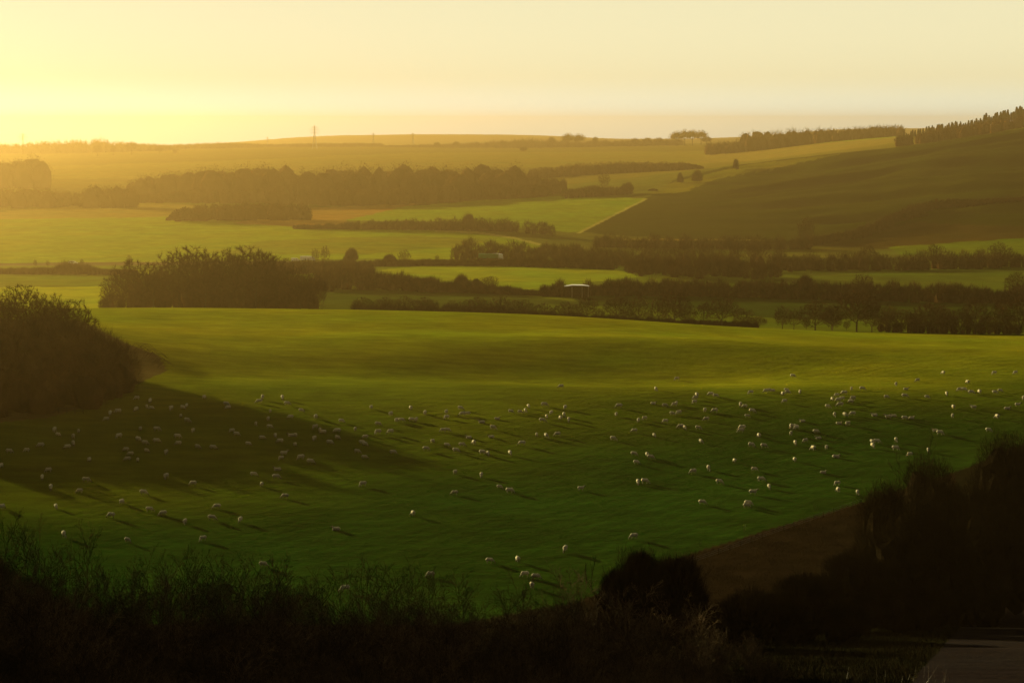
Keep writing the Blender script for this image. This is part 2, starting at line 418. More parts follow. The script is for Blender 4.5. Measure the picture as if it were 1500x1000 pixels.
    for pts, c_, wd in (([(848, 341), (945, 292)], (.20, .16, .07), 1.4), ([(640, 338), (700, 341), (750, 348), (790, 358)], (.18, .15, .07), 1.4), ([(905, 351), (1120, 352)], (.12, .10, .04), 1.2)):
        put(yr(1400, 2200) & (seg_dist(px, py, pts) < wd), c_)
    # middle and far distance
    put(yr(2350, 11000), (.062, .062, .020))
    put(yr(2350, 4200) & inpoly(qx, qy, [(-900, 262), (0, 246), (400, 233), (600, 224), (1010, 222), (1100, 218), (1150, 226), (1000, 244), (700, 246), (300, 262)]), (.085, .085, .024))
    put(yr(2300, 3600) & inpoly(qx, qy, [(1080, 216), (1370, 184), (1390, 190), (1330, 200), (1180, 212), (1100, 219)]), (.075, .115, .016))
    put(yr(2300, 3600) & inpoly(qx, qy, [(1060, 220), (1180, 212), (1330, 200), (1340, 206), (1100, 236), (1000, 240)]), (.095, .085, .032))
    put(yr(6500, 11000), (.045, .045, .03))
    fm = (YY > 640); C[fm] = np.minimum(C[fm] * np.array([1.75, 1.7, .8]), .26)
    n, k = XX.shape
    V = np.stack([XX, YY, ZZ], -1).reshape(-1, 3)
    idx = np.arange(n * k).reshape(n, k)
    Q = np.stack([idx[:-1, :-1], idx[:-1, 1:], idx[1:, 1:], idx[1:, :-1]], -1).reshape(-1, 4)
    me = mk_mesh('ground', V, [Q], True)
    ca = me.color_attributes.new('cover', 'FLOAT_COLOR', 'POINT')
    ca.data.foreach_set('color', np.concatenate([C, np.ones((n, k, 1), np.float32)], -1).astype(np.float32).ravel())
    # drill rows: parallel to the lower field edge, turning to run across the slope further up
    a = me.attributes.new('rowdist', 'FLOAT', 'POINT')
    e1 = np.array(ground_hit(1000, 815)[:2]); e2 = np.array(ground_hit(1265, 735)[:2])
    nrm = np.array([-(e2 - e1)[1], (e2 - e1)[0]]); nrm /= np.linalg.norm(nrm)
    rd = (XX - e1[0]) * nrm[0] + (YY - e1[1]) * nrm[1]
    wgt = sstep(0, 110, rd)
    rd2 = rd * (1 - .0 * wgt)
    a.data.foreach_set('value', rd2.astype(np.float32).ravel())
    b = me.attributes.new('rowmask', 'FLOAT', 'POINT')
    msk = np.where(below | (YY > 640) | (YY < 236), 0, 1) * (1 - .75 * sstep(60, 150, rd))
    b.data.foreach_set('value', msk.astype(np.float32).ravel())
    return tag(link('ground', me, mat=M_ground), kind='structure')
build_ground()

# ------------------------------------------------------------------ twig and branch builders
def slivers(P, D, L, Wd, rs):
    """one narrow triangle per row"""
    n = len(P)
    side = np.cross(D, rs.normal(size=(n, 3))); side /= np.linalg.norm(side, axis=1)[:, None] + 1e-9
    A = P - side * Wd[:, None] / 2; B = P + side * Wd[:, None] / 2; T = P + D * L[:, None]
    V = np.stack([A, B, T], 1).reshape(-1, 3)
    return V, np.arange(3 * n).reshape(-1, 3)

def ico(sub=2):
    import bmesh
    bm = bmesh.new(); bmesh.ops.create_icosphere(bm, subdivisions=sub, radius=1)
    V = np.array([v.co[:] for v in bm.verts]); Fc = np.array([[v.index for v in f.verts] for f in bm.faces]); bm.free()
    return V, Fc
ICO1 = ico(1); ICO2 = ico(2)

def puffs(C, R, n_per, L, Wd, seed, core=.78, up=.7, hemi=True):
    """brushy crowns: noisy cores with a coat of twigs. C (n,3) centres, R (n,3) radii."""
    rs = np.random.RandomState(seed); C = np.asarray(C, float); R = np.asarray(R, float); n = len(C)
    Vs = []; Fs = []; off = 0
    iv, jf = ICO1 if n > 120 else ICO2
    if core > 0:
        for c, r in zip(C, R):
            nz = (.92 if Wd > .5 else .9) + (.3 if Wd > .5 else .6) * fbm(iv[:, 0] * 2.2 + c[0] * .37 + iv[:, 2] * 1.7, iv[:, 1] * 2.2 + c[1] * .31, 2)
            Vs.append(c + iv * r * core * nz[:, None]); Fs.append(jf + off); off += len(iv)
    N = n * n_per
    d = rs.normal(size=(N, 3)); d /= np.linalg.norm(d, axis=1)[:, None]
    if hemi: d[:, 2] = np.where(d[:, 2] < -.35, -d[:, 2], d[:, 2])
    ci = np.repeat(np.arange(n), n_per)
    rad = (.55 + .42 * rs.rand(N) ** .6) if Wd < .5 else (.62 + .24 * rs.rand(N))
    rad = rad * (1 + .35 * fbm(d[:, 0] * 2.5 + C[ci, 0] * .7, d[:, 1] * 2.5 + d[:, 2] * 2 + C[ci, 1] * .6, 2))
    P = C[ci] + d * R[ci] * rad[:, None]
    D = d * .7 + np.array([0, 0, up]) + rs.normal(size=(N, 3)) * .35; D /= np.linalg.norm(D, axis=1)[:, None]
    s = (R[ci].mean(1) / R.mean()) ** .5
    V, T = slivers(P, D, L * s * (.5 + rs.rand(N)), Wd * (.6 + .8 * rs.rand(N)), rs)
    Vs.append(V); Fs.append(T + off)
    return np.concatenate(Vs), np.concatenate(Fs)

def prisms(S):
    """S rows: x0 y0 z0 x1 y1 z1 r0 r1 -> three-sided tapering sticks"""
    S = np.asarray(S, float); n = len(S)
    p0, p1, r0, r1 = S[:, :3], S[:, 3:6], S[:, 6], S[:, 7]
    d = p1 - p0; d /= np.linalg.norm(d, axis=1)[:, None] + 1e-9
    a = np.where(np.abs(d[:, 2:3]) > .9, np.array([[1., 0, 0]]), np.array([[0, 0, 1.]]))
    u = np.cross(d, a); u /= np.linalg.norm(u, axis=1)[:, None]; v = np.cross(d, u)
    V = []
    for p, r in ((p0, r0), (p1, r1)):
        for q in range(3):
            an = q * 2 * math.pi / 3
            V.append(p + (u * math.cos(an) + v * math.sin(an)) * r[:, None])
    V = np.stack(V, 1).reshape(-1, 3)
    b = (np.arange(n) * 6)[:, None]
    Q = np.concatenate([b + np.array([[i, (i + 1) % 3, 3 + (i + 1) % 3, 3 + i]]) for i in range(3)], 0)
    return V, Q

def rot_about(d, ang, rng):
    d = Vector(d); ax = Vector((rng.gauss(0, 1), rng.gauss(0, 1), rng.gauss(0, 1))).cross(d)
    if ax.length < 1e-4: ax = Vector((1, 0, 0))
    return Matrix.Rotation(ang, 3, ax.normalized()) @ d

def dome(r, h, n, rng, k=.42):
    """overlapping lobes that fill a rounded bush standing on the ground"""
    C = [(0, 0, h * .4)]; R = [(r * .62, r * .62, h * .5)]
    for i in range(n):
        a = rng.uniform(0, 6.283); e = math.asin(rng.uniform(0, 1)); q = rng.uniform(.55, .72)
        C.append((r * q * math.cos(a) * math.cos(e), r * q * math.sin(a) * math.cos(e), h * (.12 + .60 * math.sin(e))))
        m = rng.uniform(.8, 1.2) * k; R.append((r * m, r * m, h * m * .72))
    return C, R

def bare_tree(seed, h=9., rx=.42, rz=.40, cz=.60, natt=900, fork=.22, twigs=8):
    """branches grown towards points spread through the crown; returns trunk sticks, crown sticks, twig triangles"""
    rs = np.random.RandomState(seed)
    d = rs.normal(size=(natt, 3)); d /= np.linalg.norm(d, axis=1)[:, None]
    q = rs.rand(natt) ** .45
    lump = 1 + .45 * fbm(d[:, 0] * 2 + seed * 3.1, d[:, 1] * 2 + d[:, 2] * 1.7, 2)
    A = d * (q * lump)[:, None] * np.array([rx, rx, rz]) * h + np.array([0, 0, cz * h])
    A = A[A[:, 2] > h * fork * .9]
    D = h * .038
    P = [np.array([0, 0, -.3])]; par = [-1]
    while P[-1][2] < h * fork:
        P.append(P[-1] + np.array([rs.normal(0, .04), rs.normal(0, .04), 1.]) * D); par.append(len(P) - 2)
    P = list(P); kill = D * 1.5
    for it in range(90):
        N = np.array(P)
        dist = np.linalg.norm(A[:, None] - N[None], axis=2) if len(A) * len(N) < 4e6 else None
        if dist is None or len(A) == 0: break
        near = dist.argmin(1); dm = dist.min(1)
        act = dm < h * (.6 if it < 12 else .3)
        if not act.any(): break
        acc = {}
        for i in np.nonzero(act)[0]:
            v = A[i] - N[near[i]]; acc.setdefault(near[i], []).append(v / (np.linalg.norm(v) + 1e-9))
        for k, vs in acc.items():
            v = np.mean(vs, 0) + rs.normal(0, .12, 3); v[2] += .08; v /= np.linalg.norm(v) + 1e-9
            P.append(N[k] + v * D); par.append(int(k))
        N2 = np.array(P[len(N):])
        keep = np.linalg.norm(A[:, None] - N2[None], axis=2).min(1) > kill
        A = A[keep]
        if len(A) == 0: break
    N = np.array(P); n = len(N); w_ = np.zeros(n); ch = np.zeros(n, int)
    for i in range(n - 1, 0, -1):
        if ch[i] == 0: w_[i] = 1.
        ch[par[i]] += 1; w_[par[i]] += w_[i]
    r = .0065 * h / 9 * w_ ** .48 * 2.2; r = np.maximum(r, .017)
    S = np.array([(*N[par[i]], *N[i], min(r[par[i]], r[i] * 1.6), r[i]) for i in range(1, n)])
    big = np.array([w_[i] > w_[1] * .16 for i in range(1, n)])
    tips = np.array([i for i in range(1, n) if w_[i] <= 3])
    T0 = N[tips]; dirs = T0 - N[[par[i] for i in tips]]; dirs /= np.linalg.norm(dirs, axis=1)[:, None]
    T0 = np.repeat(T0, twigs, 0); dirs = np.repeat(dirs, twigs, 0) + rs.normal(0, .55, (len(tips) * twigs, 3)) + np.array([0, 0, .25])
    dirs /= np.linalg.norm(dirs, axis=1)[:, None]
    tv, tf = slivers(T0, dirs, rs.uniform(.05, .11, len(T0)) * h, np.full(len(T0), .0060 * h), rs)
    return S[big], S[~big], tv, tf

def multi_stem(seed, h=4., stems=9, spread=.5, nsub=(7, 5, 3), r=.03, minr=.005, ang=(.3, .8), lift=.35, wob=.09):
    rng = random.Random(seed); S = []
    def grow(p, d, L, r_, lv):
        n = 5 if lv == 0 else (3 if lv < 2 else 2)
        pts = [p]; dd = Vector(d)
        for i in range(n):
            q = pts[-1] + dd * (L / n)
            S.append((*pts[-1], *q, r_ * (1 - .7 * i / n), r_ * (1 - .7 * (i + 1) / n))); pts.append(q)
            dd = (dd + Vector((rng.gauss(0, wob), rng.gauss(0, wob), .07))).normalized()
        if lv >= len(nsub): return
        for k in range(nsub[lv]):
            f = min(.2 + .8 * (k + rng.random()) / nsub[lv], .97); i = min(int(f * n), n - 1)
            q = pts[i].lerp(pts[i + 1], f * n - i)
            nd = rot_about((pts[i + 1] - pts[i]).normalized(), rng.uniform(*ang), rng)
            nd = (nd + Vector((0, 0, lift))).normalized()
            grow(q, nd, L * rng.uniform(.28, .55) * (1.2 - .6 * f), max(r_ * .5, minr), lv + 1)
    for k in range(stems):
        a = rng.uniform(0, 6.28); b = rng.uniform(0, .35)
        d = Vector((math.cos(a) * spread * rng.random(), math.sin(a) * spread * rng.random(), 1)).normalized()
        grow(Vector((math.cos(a) * b, math.sin(a) * b, -.3)), d, h * rng.uniform(.6, 1.), r * rng.uniform(.7, 1.2), 0)
    return np.array(S)

ONES = 'zero one two three four five six seven eight nine ten eleven twelve thirteen fourteen fifteen sixteen seventeen eighteen nineteen'.split()
TENS = 'x x twenty thirty forty fifty sixty seventy eighty ninety'.split()
def num(v):
    v = int(v)
    if v >= 100: return 'a hundred'
    return ONES[v] if v < 20 else TENS[v // 10] + ('-' + ONES[v % 10] if v % 10 else '')
_used = set()
def spot(px, py, pre=''):
    """where in the photo, in words: percent across from the left and percent down from the top"""
    a, b = px / 15, py / 10; ra, rb = round(a), round(b)
    ta = '' if abs(a - ra) < .1 else ('just over ' if a > ra else 'just under ')
    tb = '' if abs(b - rb) < .1 else ('just over ' if b > rb else 'just under ')
    for x, y in (('', ''), (ta, ''), ('', tb), (ta, tb), ('barely ' + ta if ta else 'close to ', tb), (ta, 'close to ' if not tb else 'barely ' + tb)):
        t = '%s%s percent across, %s%s down' % (x, num(ra), y, num(rb))
        if (pre, t) not in _used: break
    _used.add((pre, t)); return t

# ------------------------------------------------------------------ bare trees (trunk + crown), copies share meshes
TREES = []
for i, kw in enumerate((dict(rx=.42, rz=.38, cz=.60), dict(rx=.50, rz=.36, cz=.60), dict(rx=.36, rz=.42, cz=.56, fork=.14), dict(rx=.30, rz=.44, cz=.55, natt=600),
                        dict(rx=.46, rz=.42, cz=.55, fork=.12, natt=1100))):
    T, K, sv, sf = bare_tree(11 + i, 9., **kw)
    tv, tf = prisms(T); kv, kf = prisms(K)
    a = mk_mesh('trunk', tv, [tf], True); b = mk_mesh('crown', np.concatenate([kv, sv]), [kf, sf + len(kv)])
    a.materials.append(M_bark); b.materials.append(M_twig)
    TREES.append((a, b, float(sv[:, 2].max()), float(np.ptp(sv[:, 0]))))
rg = random.Random(5)
def tree(px, Y, top, label, group, v=None, name='bare_tree', wide=1., cat='tree', extra=None):
    X, z = place(px, Y)
    h = max(unproj_z(top, Y) - z, 2.)
    v = rg.randrange(len(TREES)) if v is None else v
    a, b, hh, wd = TREES[v]
    k = h / hh
    o = bpy.data.objects.new(name, None); COL.objects.link(o)
    o.location = (X, Y, z); o.rotation_euler = (0, 0, rg.uniform(0, 6.28)); o.scale = (k * wide, k * wide, k)
    tag(o, label, cat, group)
    link('trunk', a, o); link('crown', b, o)
    return o

def brush(name, label, cat, group, pts, n_per, L, Wd, seed, mat, kind=None, core=.78, sub=None, r_scale=1., spread_y=0, jag=.25, up=.7):
    """a hedge, thicket or wood grown along a line of (photo column, distance, top row[, step]) points"""
    rng = random.Random(seed); C = []; R = []
    for (x0, Y0, t0), (x1, Y1, t1) in zip(pts[:-1], pts[1:]):
        Ym = (Y0 + Y1) / 2
        X0, X1 = (x0 - 750) / F * Y0, (x1 - 750) / F * Y1
        ln = math.hypot(X1 - X0, Y1 - Y0)
        _, za = place((x0 + x1) / 2, Ym); hm = max(unproj_z((t0 + t1) / 2, Ym) - za, 1.)
        step = min(sub or 9, hm * .32); n = max(1, int(ln / step))
        for i in range(n):
            t = (i + rng.random() * .8) / n
            Y = Y0 + (Y1 - Y0) * t + rng.uniform(-1, 1) * spread_y
            X, z = place(x0 + (x1 - x0) * t, Y)
            h = max(unproj_z(t0 + (t1 - t0) * t, Y0 + (Y1 - Y0) * t) - float(place(x0 + (x1 - x0) * t, Y0 + (Y1 - Y0) * t)[1]), .8) * (1 - jag * rng.random())
            rad = max(h * .5, .5)
            h *= 1.12; C.append((X, Y, z + h * .25)); R.append((max(rad * rng.uniform(.8, 1.2), step) * r_scale, max(rad * .9, step * .8) * r_scale, h * .75))
    V, Fc = puffs(C, R, n_per, L, Wd, seed, core, up)
    c0 = np.array(C).mean(0); c0[2] = np.min(np.array(C)[:, 2])
    o = link(name, mk_mesh(name, V - c0, [Fc]), loc=tuple(c0), mat=mat)
    return tag(o, label, cat, group, kind)

# individual trees of the hedgerow behind the sheep field (column, top row, distance, width)
HR = 'bare trees in the hedgerow behind the sheep field'
for i, (px, top, Y, wd) in enumerate([(860, 438, 668, .9), (904, 438, 664, 1.), (935, 437, 662, 1.), (965, 436, 662, 1.1), (988, 432, 668, 1.), (1030, 447, 658, .9), (1057, 440, 656, 1.1),
        (1146, 451, 655, 1.), (1163, 456, 655, .9), (1194, 445, 652, 1.1), (1220, 452, 656, .9), (1255, 431, 650, 1.15), (1277, 443, 650, 1.), (1303, 448, 655, .9), (1359, 447, 650, 1.1), (1380, 452, 655, .9),
        (1407, 455, 652, .9), (1429, 442, 650, 1.05), (1463, 447, 650, 1.1), (1492, 440, 648, 1.2)]):
    tree(px, Y, top - 6, 'bare tree in the hedgerow behind the field, ' + spot(px, top + 22), HR, wide=wd * 1.15, v=i % 5)
HB = 'rounded bushes in the hedgerow behind the sheep field'
for i, (px, top, w_) in enumerate([(530, 436, 34), (566, 437, 30), (592, 434, 30), (622, 437, 32), (664, 441, 30), (700, 437, 34), (733, 434, 34), (762, 440, 30), (797, 445, 30), (832, 444, 34), (877, 453, 22), (918, 455, 16),
                          (950, 456, 14), (1004, 449, 24), (1088, 452, 34), (1108, 466, 22), (1181, 468, 12), (1218, 459, 24), (1240, 470, 10), (1320, 455, 36), (1345, 462, 22), (1388, 462, 26), (1418, 464, 20), (1447, 463, 20), (1480, 462, 24)]):
    Y = 668 - .012 * (px - 500); X, z = place(px, Y)
    h = unproj_z(top, Y) - z; r = w_ / F * Y / 2
    tree(px, Y, top - 3, 'bushy shrub in the hedgerow behind the field, ' + spot(px, top + 15), HB, v=(2, 4)[i % 2], name='bushy_shrub', wide=max(r * 2.5 / (h * .9), .9), cat='shrub')
brush('hedge', 'low dark hedge bottom running under the bare trees behind the sheep field', 'hedge', None,
      [(520, 670, 446), (700, 668, 449), (860, 664, 462), (1000, 660, 470), (1110, 656, 474)], 500, 1.2, .07, 31, M_twig, core=.5, sub=2., jag=.62)
brush('hedge', 'low dark hedge bottom under the trees at the right end of the hedgerow', 'hedge', None,
      [(1290, 656, 463), (1400, 654, 467), (1560, 650, 467)], 500, 1.2, .07, 32, M_twig, core=.5, sub=2., jag=.62)

# copse left of centre
CP = 'bare trees of the copse on the field crest'
for i, (px, top, Y, wd) in enumerate([(162, 414, 712, 1.), (180, 392, 735, 1.1), (206, 375, 715, 1.2), (236, 386, 740, 1.), (262, 362, 730, 1.), (287, 356, 720, 1.), (308, 374, 745, .8), (328, 359, 725, 1.), (347, 368, 740, .8),
        (366, 356, 720, 1.1), (392, 364, 730, .9), (414, 384, 720, .9), (434, 388, 735, 1.), (456, 398, 715, 1.), (225, 395, 700, 1.2), (300, 385, 700, 1.2), (375, 388, 700, 1.2), (440, 402, 698, 1.1)]):
    tree(px, Y, top, 'bare tree of the brown copse, ' + spot(px, top + 12), CP, v=(0, 4, 1, 2)[i % 4], wide=wd)
brush('undergrowth', 'dense brown undergrowth filling the copse on the field crest', 'undergrowth', None,
      [(150, 712, 440), (168, 715, 424), (200, 715, 412), (240, 715, 410), (300, 715, 404), (370, 715, 400), (420, 715, 408), (458, 715, 414), (467, 712, 432)], 900, 2.2, .09, 41, M_twig, kind='stuff', core=.62, sub=3., spread_y=18, r_scale=.9, jag=.4)

# mound wood on the left
MG = 'bare trees on the left mound'
for i, (px, top, Y, wd, v) in enumerate([(8, 434, 440, 1.0, 4), (34, 413, 430, .95, 1), (66, 424, 425, .8, 3), (80, 424, 422, .8, 3), (103, 435, 416, 1.05, 4), (54, 436, 412, 1., 2), (90, 436, 418, .9, 2), (22, 440, 420, 1., 4),
        (-20, 426, 430, 1.1, 1), (-45, 430, 425, 1.1, 4), (-75, 425, 430, 1.2, 0), (-120, 430, 425, 1.2, 4), (-165, 428, 420, 1.2, 1), (-215, 432, 415, 1.2, 4)]):
    tree(px, Y, top, ('bare tree of the row on the dark mound, ' + spot(px, top + 22, 'mt')) if px > 0 else 'bare tree beyond the end of the mound, ' + ['nearest the scrub', 'second outwards', 'third outwards', 'fourth outwards', 'fifth outwards', 'furthest off'][i - 8], MG, v=v, wide=wd)
sb = [(-280, 385, 500), (-180, 390, 480), (-90, 400, 468), (0, 408, 466), (50, 408, 462), (100, 405, 468), (125, 402, 480), (150, 398, 490), (172, 394, 502), (186, 390, 520)]
brush('scrub', 'dense russet scrub covering the top of the left mound', 'scrub', None, sb, 1400, 1.2, .045, 51, M_twig, kind='stuff', core=.72, sub=1.9, spread_y=6, jag=.3)
sb2 = [(-280, 350, 575), (-120, 352, 560), (0, 358, 552), (60, 362, 543), (110, 366, 534), (150, 372, 524), (182, 380, 518)]
brush('scrub', 'darker scrub skirting the foot of the left mound', 'scrub', None, sb2, 1200, 1.1, .045, 52, M_twig, kind='stuff', core=.75, sub=1.8, spread_y=4, jag=.45)
brush('scrub', 'middle band of brown scrub on the flank of the left mound', 'scrub', None,
      [(-280, 368, 540), (-100, 372, 520), (0, 378, 512), (70, 384, 505), (130, 386, 503), (178, 386, 515)], 1300, 1.1, .045, 53, M_twig, kind='stuff', core=.75, sub=1.8, spread_y=7, jag=.45)

# bramble arcs right of the mound
rs_ = random.Random(3); S = []
for k in range(90):
    x0 = rs_.uniform(190, 236); X, Yg, z = ground_hit(x0, 500 + (x0 - 190) * .62 + rs_.uniform(4, 16))
    L = rs_.uniform(1.5, 4.); a = rs_.uniform(-.4, .9); n = 8; prev = None
    for i in range(n + 1):
        t = i / n; q = (X + math.cos(a) * L * t, Yg + math.sin(a) * L * t, z + .1 + 1.5 * math.sin(math.pi * min(t * 1.05, 1)) * L / 4)
        if prev: S.append((*prev, *q, .02, .014))
        prev = q
S = np.array(S); c0 = S[:, :3].mean(0); S[:, :3] -= c0; S[:, 3:6] -= c0
V, Q = prisms(S)
tag(link('bramble', mk_mesh('bramble', V, [Q]), loc=tuple(c0), mat=M_twig), 'arching dry bramble stems at the right foot of the left mound', 'bramble', kind='stuff')

# ------------------------------------------------------------------ valley hedges and thickets
HG = 'hedges in the valley'
def hedge(label, pts, seed, n_per=520, L=2.0, Wd=.17, mat=None, **kw):
    kw.setdefault('core', .6); kw.setdefault('jag', .42)
    return brush('hedge', label, 'hedge', HG, pts, n_per, L, Wd, seed, mat or M_twig, **kw)
hedge('brown hedge between the copse and the dark left-centre field', [(462, 880, 398), (500, 900, 392), (545, 905, 396), (590, 900, 402), (622, 892, 408), (640, 885, 414)], 61, spread_y=12, sub=3.5)
hedge('low scrubby hedge tapering right of two small bushes towards the shed', [(600, 890, 412), (700, 885, 419), (780, 880, 430), (840, 872, 438)], 62, sub=2.5, jag=.5)
hedge('long dark hedge from the shed to the right edge, behind the hedgerow trees', [(855, 880, 416), (920, 890, 408), (1000, 895, 410), (1080, 895, 412), (1180, 892, 412), (1300, 890, 414), (1420, 888, 420), (1560, 885, 424)], 63, sub=3.4, spread_y=5)
hedge('dark hedge just left of the pale-roofed shed', [(796, 872, 420), (820, 872, 414), (832, 872, 416)], 64, sub=2.)
hedge('dark roadside hedge below the green lorry', [(470, 1190, 386), (600, 1190, 384), (700, 1180, 383), (800, 1170, 380), (900, 1165, 380)], 65, sub=4., spread_y=5)
hedge('dark hedge under the far right field', [(1140, 1230, 374), (1250, 1225, 370), (1380, 1225, 368), (1560, 1225, 366)], 66, sub=4., spread_y=10)
hedge('left roadside hedge below the white car', [(-120, 1110, 396), (0, 1100, 398), (80, 1095, 397), (95, 1095, 390), (120, 1095, 392), (150, 1090, 399), (200, 1090, 400)], 67, sub=4., spread_y=8)
hedge('hazy field hedge in front of the bright crop, centre of the photo', [(520, 1640, 324), (570, 1640, 322), (576, 1640, 318), (600, 1640, 321), (700, 1640, 318), (762, 1635, 322)], 68, sub=4.5, L=2, Wd=.14)
hedge('thin hedge trailing left of the hazy field hedge', [(430, 1640, 332), (520, 1640, 328)], 69, sub=5, L=2, Wd=.14, jag=.6)
hedge('dark hedge line at the foot of the right hillside', [(870, 1500, 344), (1000, 1500, 344), (1120, 1490, 345), (1190, 1480, 344)], 70, sub=5, L=2, Wd=.14, jag=.5)
hedge('diagonal dark hedge climbing the right hillside', [(1190, 1530, 348), (1250, 1580, 338), (1300, 1640, 318), (1340, 1700, 300), (1370, 1740, 296)], 71, sub=5, L=2, Wd=.14, spread_y=8)
hedge('long level hedge across the right hillside', [(1370, 1740, 298), (1430, 1720, 306), (1560, 1700, 308)], 72, sub=5, L=2, Wd=.14, spread_y=8)
hedge('short dark hedge at the top corner of the bright crop', [(828, 2095, 276), (860, 2095, 272), (905, 2095, 275), (925, 2095, 277)], 73, sub=5, L=2.2, Wd=.18)

TH_ = 'thickets in the valley'
def thicket(label, pts, seed, name='thicket', **kw):
    a = dict(n_per=600, L=2.6, Wd=.2, core=.5, sub=5, spread_y=24, jag=.45); a.update(kw)
    return brush(name, label, 'thicket', TH_, pts, a.pop('n_per'), a.pop('L'), a.pop('Wd'), seed, M_twig, **a)
thicket('reddish-brown thicket behind the green lorry', [(665, 1290, 358), (690, 1290, 352), (730, 1290, 353), (790, 1290, 356), (850, 1290, 360)], 81)
thicket('large brown thicket on the valley floor below the right hillside', [(840, 1230, 364), (920, 1230, 356), (990, 1230, 352), (1060, 1230, 352), (1110, 1230, 360), (1160, 1225, 368)], 82, sub=6, spread_y=40)
thicket('dark thicket in front of the large brown one, right of centre', [(920, 1100, 384), (990, 1090, 376), (1040, 1090, 378), (1100, 1090, 382), (1140, 1090, 386)], 83, sub=5, spread_y=25)
thicket('leafless thicket by the road right of the copse', [(380, 1060, 388), (440, 1060, 386), (500, 1060, 386), (545, 1060, 392)], 84, sub=5, spread_y=15)
thicket('round brown thicket at the right end of the hazy field hedge', [(772, 1620, 326), (790, 1620, 320), (812, 1615, 330)], 85, sub=5, spread_y=5, L=2.5, Wd=.16)

SB = 'single bushes and small trees in the valley'
for i, (px, Y, top, w_, lab) in enumerate([
        (676, 895, 402, 18, 'small dark bush, left of a pair in the centre field'), (716, 895, 403, 26, 'larger dark bush, right of a pair in the centre field'), (698, 900, 411, 16, 'low bush between the pair in the centre field'),
        (592, 1210, 364, 30, 'brown bush beside the road left of the green lorry'), (571, 1210, 372, 20, 'low brown bush beside the road, left of a taller one'), (516, 1215, 366, 16, 'small bush by the road between the white vehicles and the brown bush'),
        (917, 2095, 268, 20, 'dark round bush at the right end of the crop corner hedge'), (957, 2100, 277, 14, 'small bush at the field corner where a pale track climbs'), (885, 2180, 252, 28, 'hazy tree behind the crop corner hedge'),
        (1021, 2140, 249, 11, 'lone dark hawthorn on the hill shoulder'), (1078, 2200, 235, 6, 'tiny lone bush on the skyline of the hill shoulder'), (996, 2170, 254, 8, 'tiny bush left of the lone hawthorn'),
        (1180, 1520, 314, 34, 'brown tree at the lower left end of the diagonal hillside hedge'), (1188, 1150, 366, 22, 'rounded tree at the left end of the far right hedge'),
        (1262, 880, 399, 30, 'rounded bush standing above the long dark hedge on the right'), (1180, 885, 404, 16, 'small bush on the long dark hedge, left of the larger rounded bush'),
        (1370, 1235, 355, 26, 'bare bush breaking the far right hedge, left of a bigger one'), (1465, 1232, 352, 50, 'large bare bush on the far right hedge near the photo edge'),
        (1270, 1235, 356, 44, 'bare bush above the far right hedge, leftmost of the row'), (685, 1645, 313, 16, 'round tree rising from the hazy field hedge'), (1490, 880, 396, 40, 'dark tree at the right edge beside the pale valley field')]):
    X, z = place(px, Y); h = max(unproj_z(top, Y) - z, 2.); r = w_ / F * Y / 2
    if w_ >= 22 and h > 4.5:
        tree(px, Y, top, lab, SB, v=i % 5, wide=min(max(r * 2 / (h * .85), .8), 1.9)); continue
    V, Fc = puffs(*dome(r * 1.15, h, 8, rg), 900, h * .2, .12, 200 + i, .4, up=.9)
    o = link('bush', mk_mesh('bush', V, [Fc]), loc=(X, Y, z), mat=M_twig)
    tag(o, lab, 'bush', SB)
RT = 'thin bare trees beside the road'
for i, (px, top) in enumerate([(462, 362), (476, 358), (52, 379), (70, 380), (120, 378), (190, 372), (505, 372), (640, 372)]):
    tree(px, 1225, top, 'thin bare tree beside the distant road, ' + spot(px, top + 6), RT, v=3, wide=.9)

# ------------------------------------------------------------------ woods further off
WD = 'distant woods'
def wood(label, pts, seed, **kw):
    a = dict(n_per=500, L=1.2, Wd=.8, core=.78, up=.3, sub=7, spread_y=60, jag=.15, mat=M_far); a.update(kw)
    m = a.pop('mat')
    return brush('wood', label, 'wood', WD, pts, a.pop('n_per'), a.pop('L'), a.pop('Wd'), seed, m, kind='stuff', **a)
wood('broad brown wood crossing the middle distance, left part', [(190, 2210, 264), (205, 2210, 256), (250, 2220, 249), (300, 2220, 242), (360, 2220, 237), (410, 2220, 237), (436, 2210, 247)], 301)
wood('broad brown wood crossing the middle distance, right part', [(440, 2210, 244), (480, 2210, 239), (560, 2220, 239), (640, 2220, 238), (700, 2220, 240), (755, 2220, 239), (770, 2210, 249), (800, 2200, 258), (830, 2190, 264)], 302)
wood('front rows of the broad brown wood', [(200, 2140, 284), (300, 2140, 276), (450, 2140, 272), (600, 2150, 270), (740, 2160, 266), (822, 2170, 272)], 303, spread_y=22)
wood('low spur of wood running down to the left field', [(246, 1760, 318), (262, 1760, 304), (300, 1770, 300), (350, 1780, 296), (400, 1790, 296), (455, 1800, 300)], 304, spread_y=18, sub=5)
wood('faint hazy wood on the left beyond the stubble', [(-120, 2080, 278), (0, 2080, 272), (60, 2080, 274), (100, 2080, 280), (130, 2080, 280)], 305, spread_y=30)
wood('hazy wood left of the broad brown wood', [(130, 2060, 272), (150, 2060, 265), (175, 2060, 266), (195, 2060, 275)], 306, spread_y=20)
wood('belt of dark wood behind the hill shoulder', [(775, 2560, 247), (850, 2570, 240), (920, 2570, 237), (1000, 2560, 238), (1030, 2540, 244)], 307, spread_y=25, Wd=.4)
wood('pale hazy wood at the left edge with a rounded end', [(-120, 2500, 232), (0, 2500, 232), (40, 2500, 225), (62, 2500, 226), (67, 2500, 238)], 308, spread_y=25)
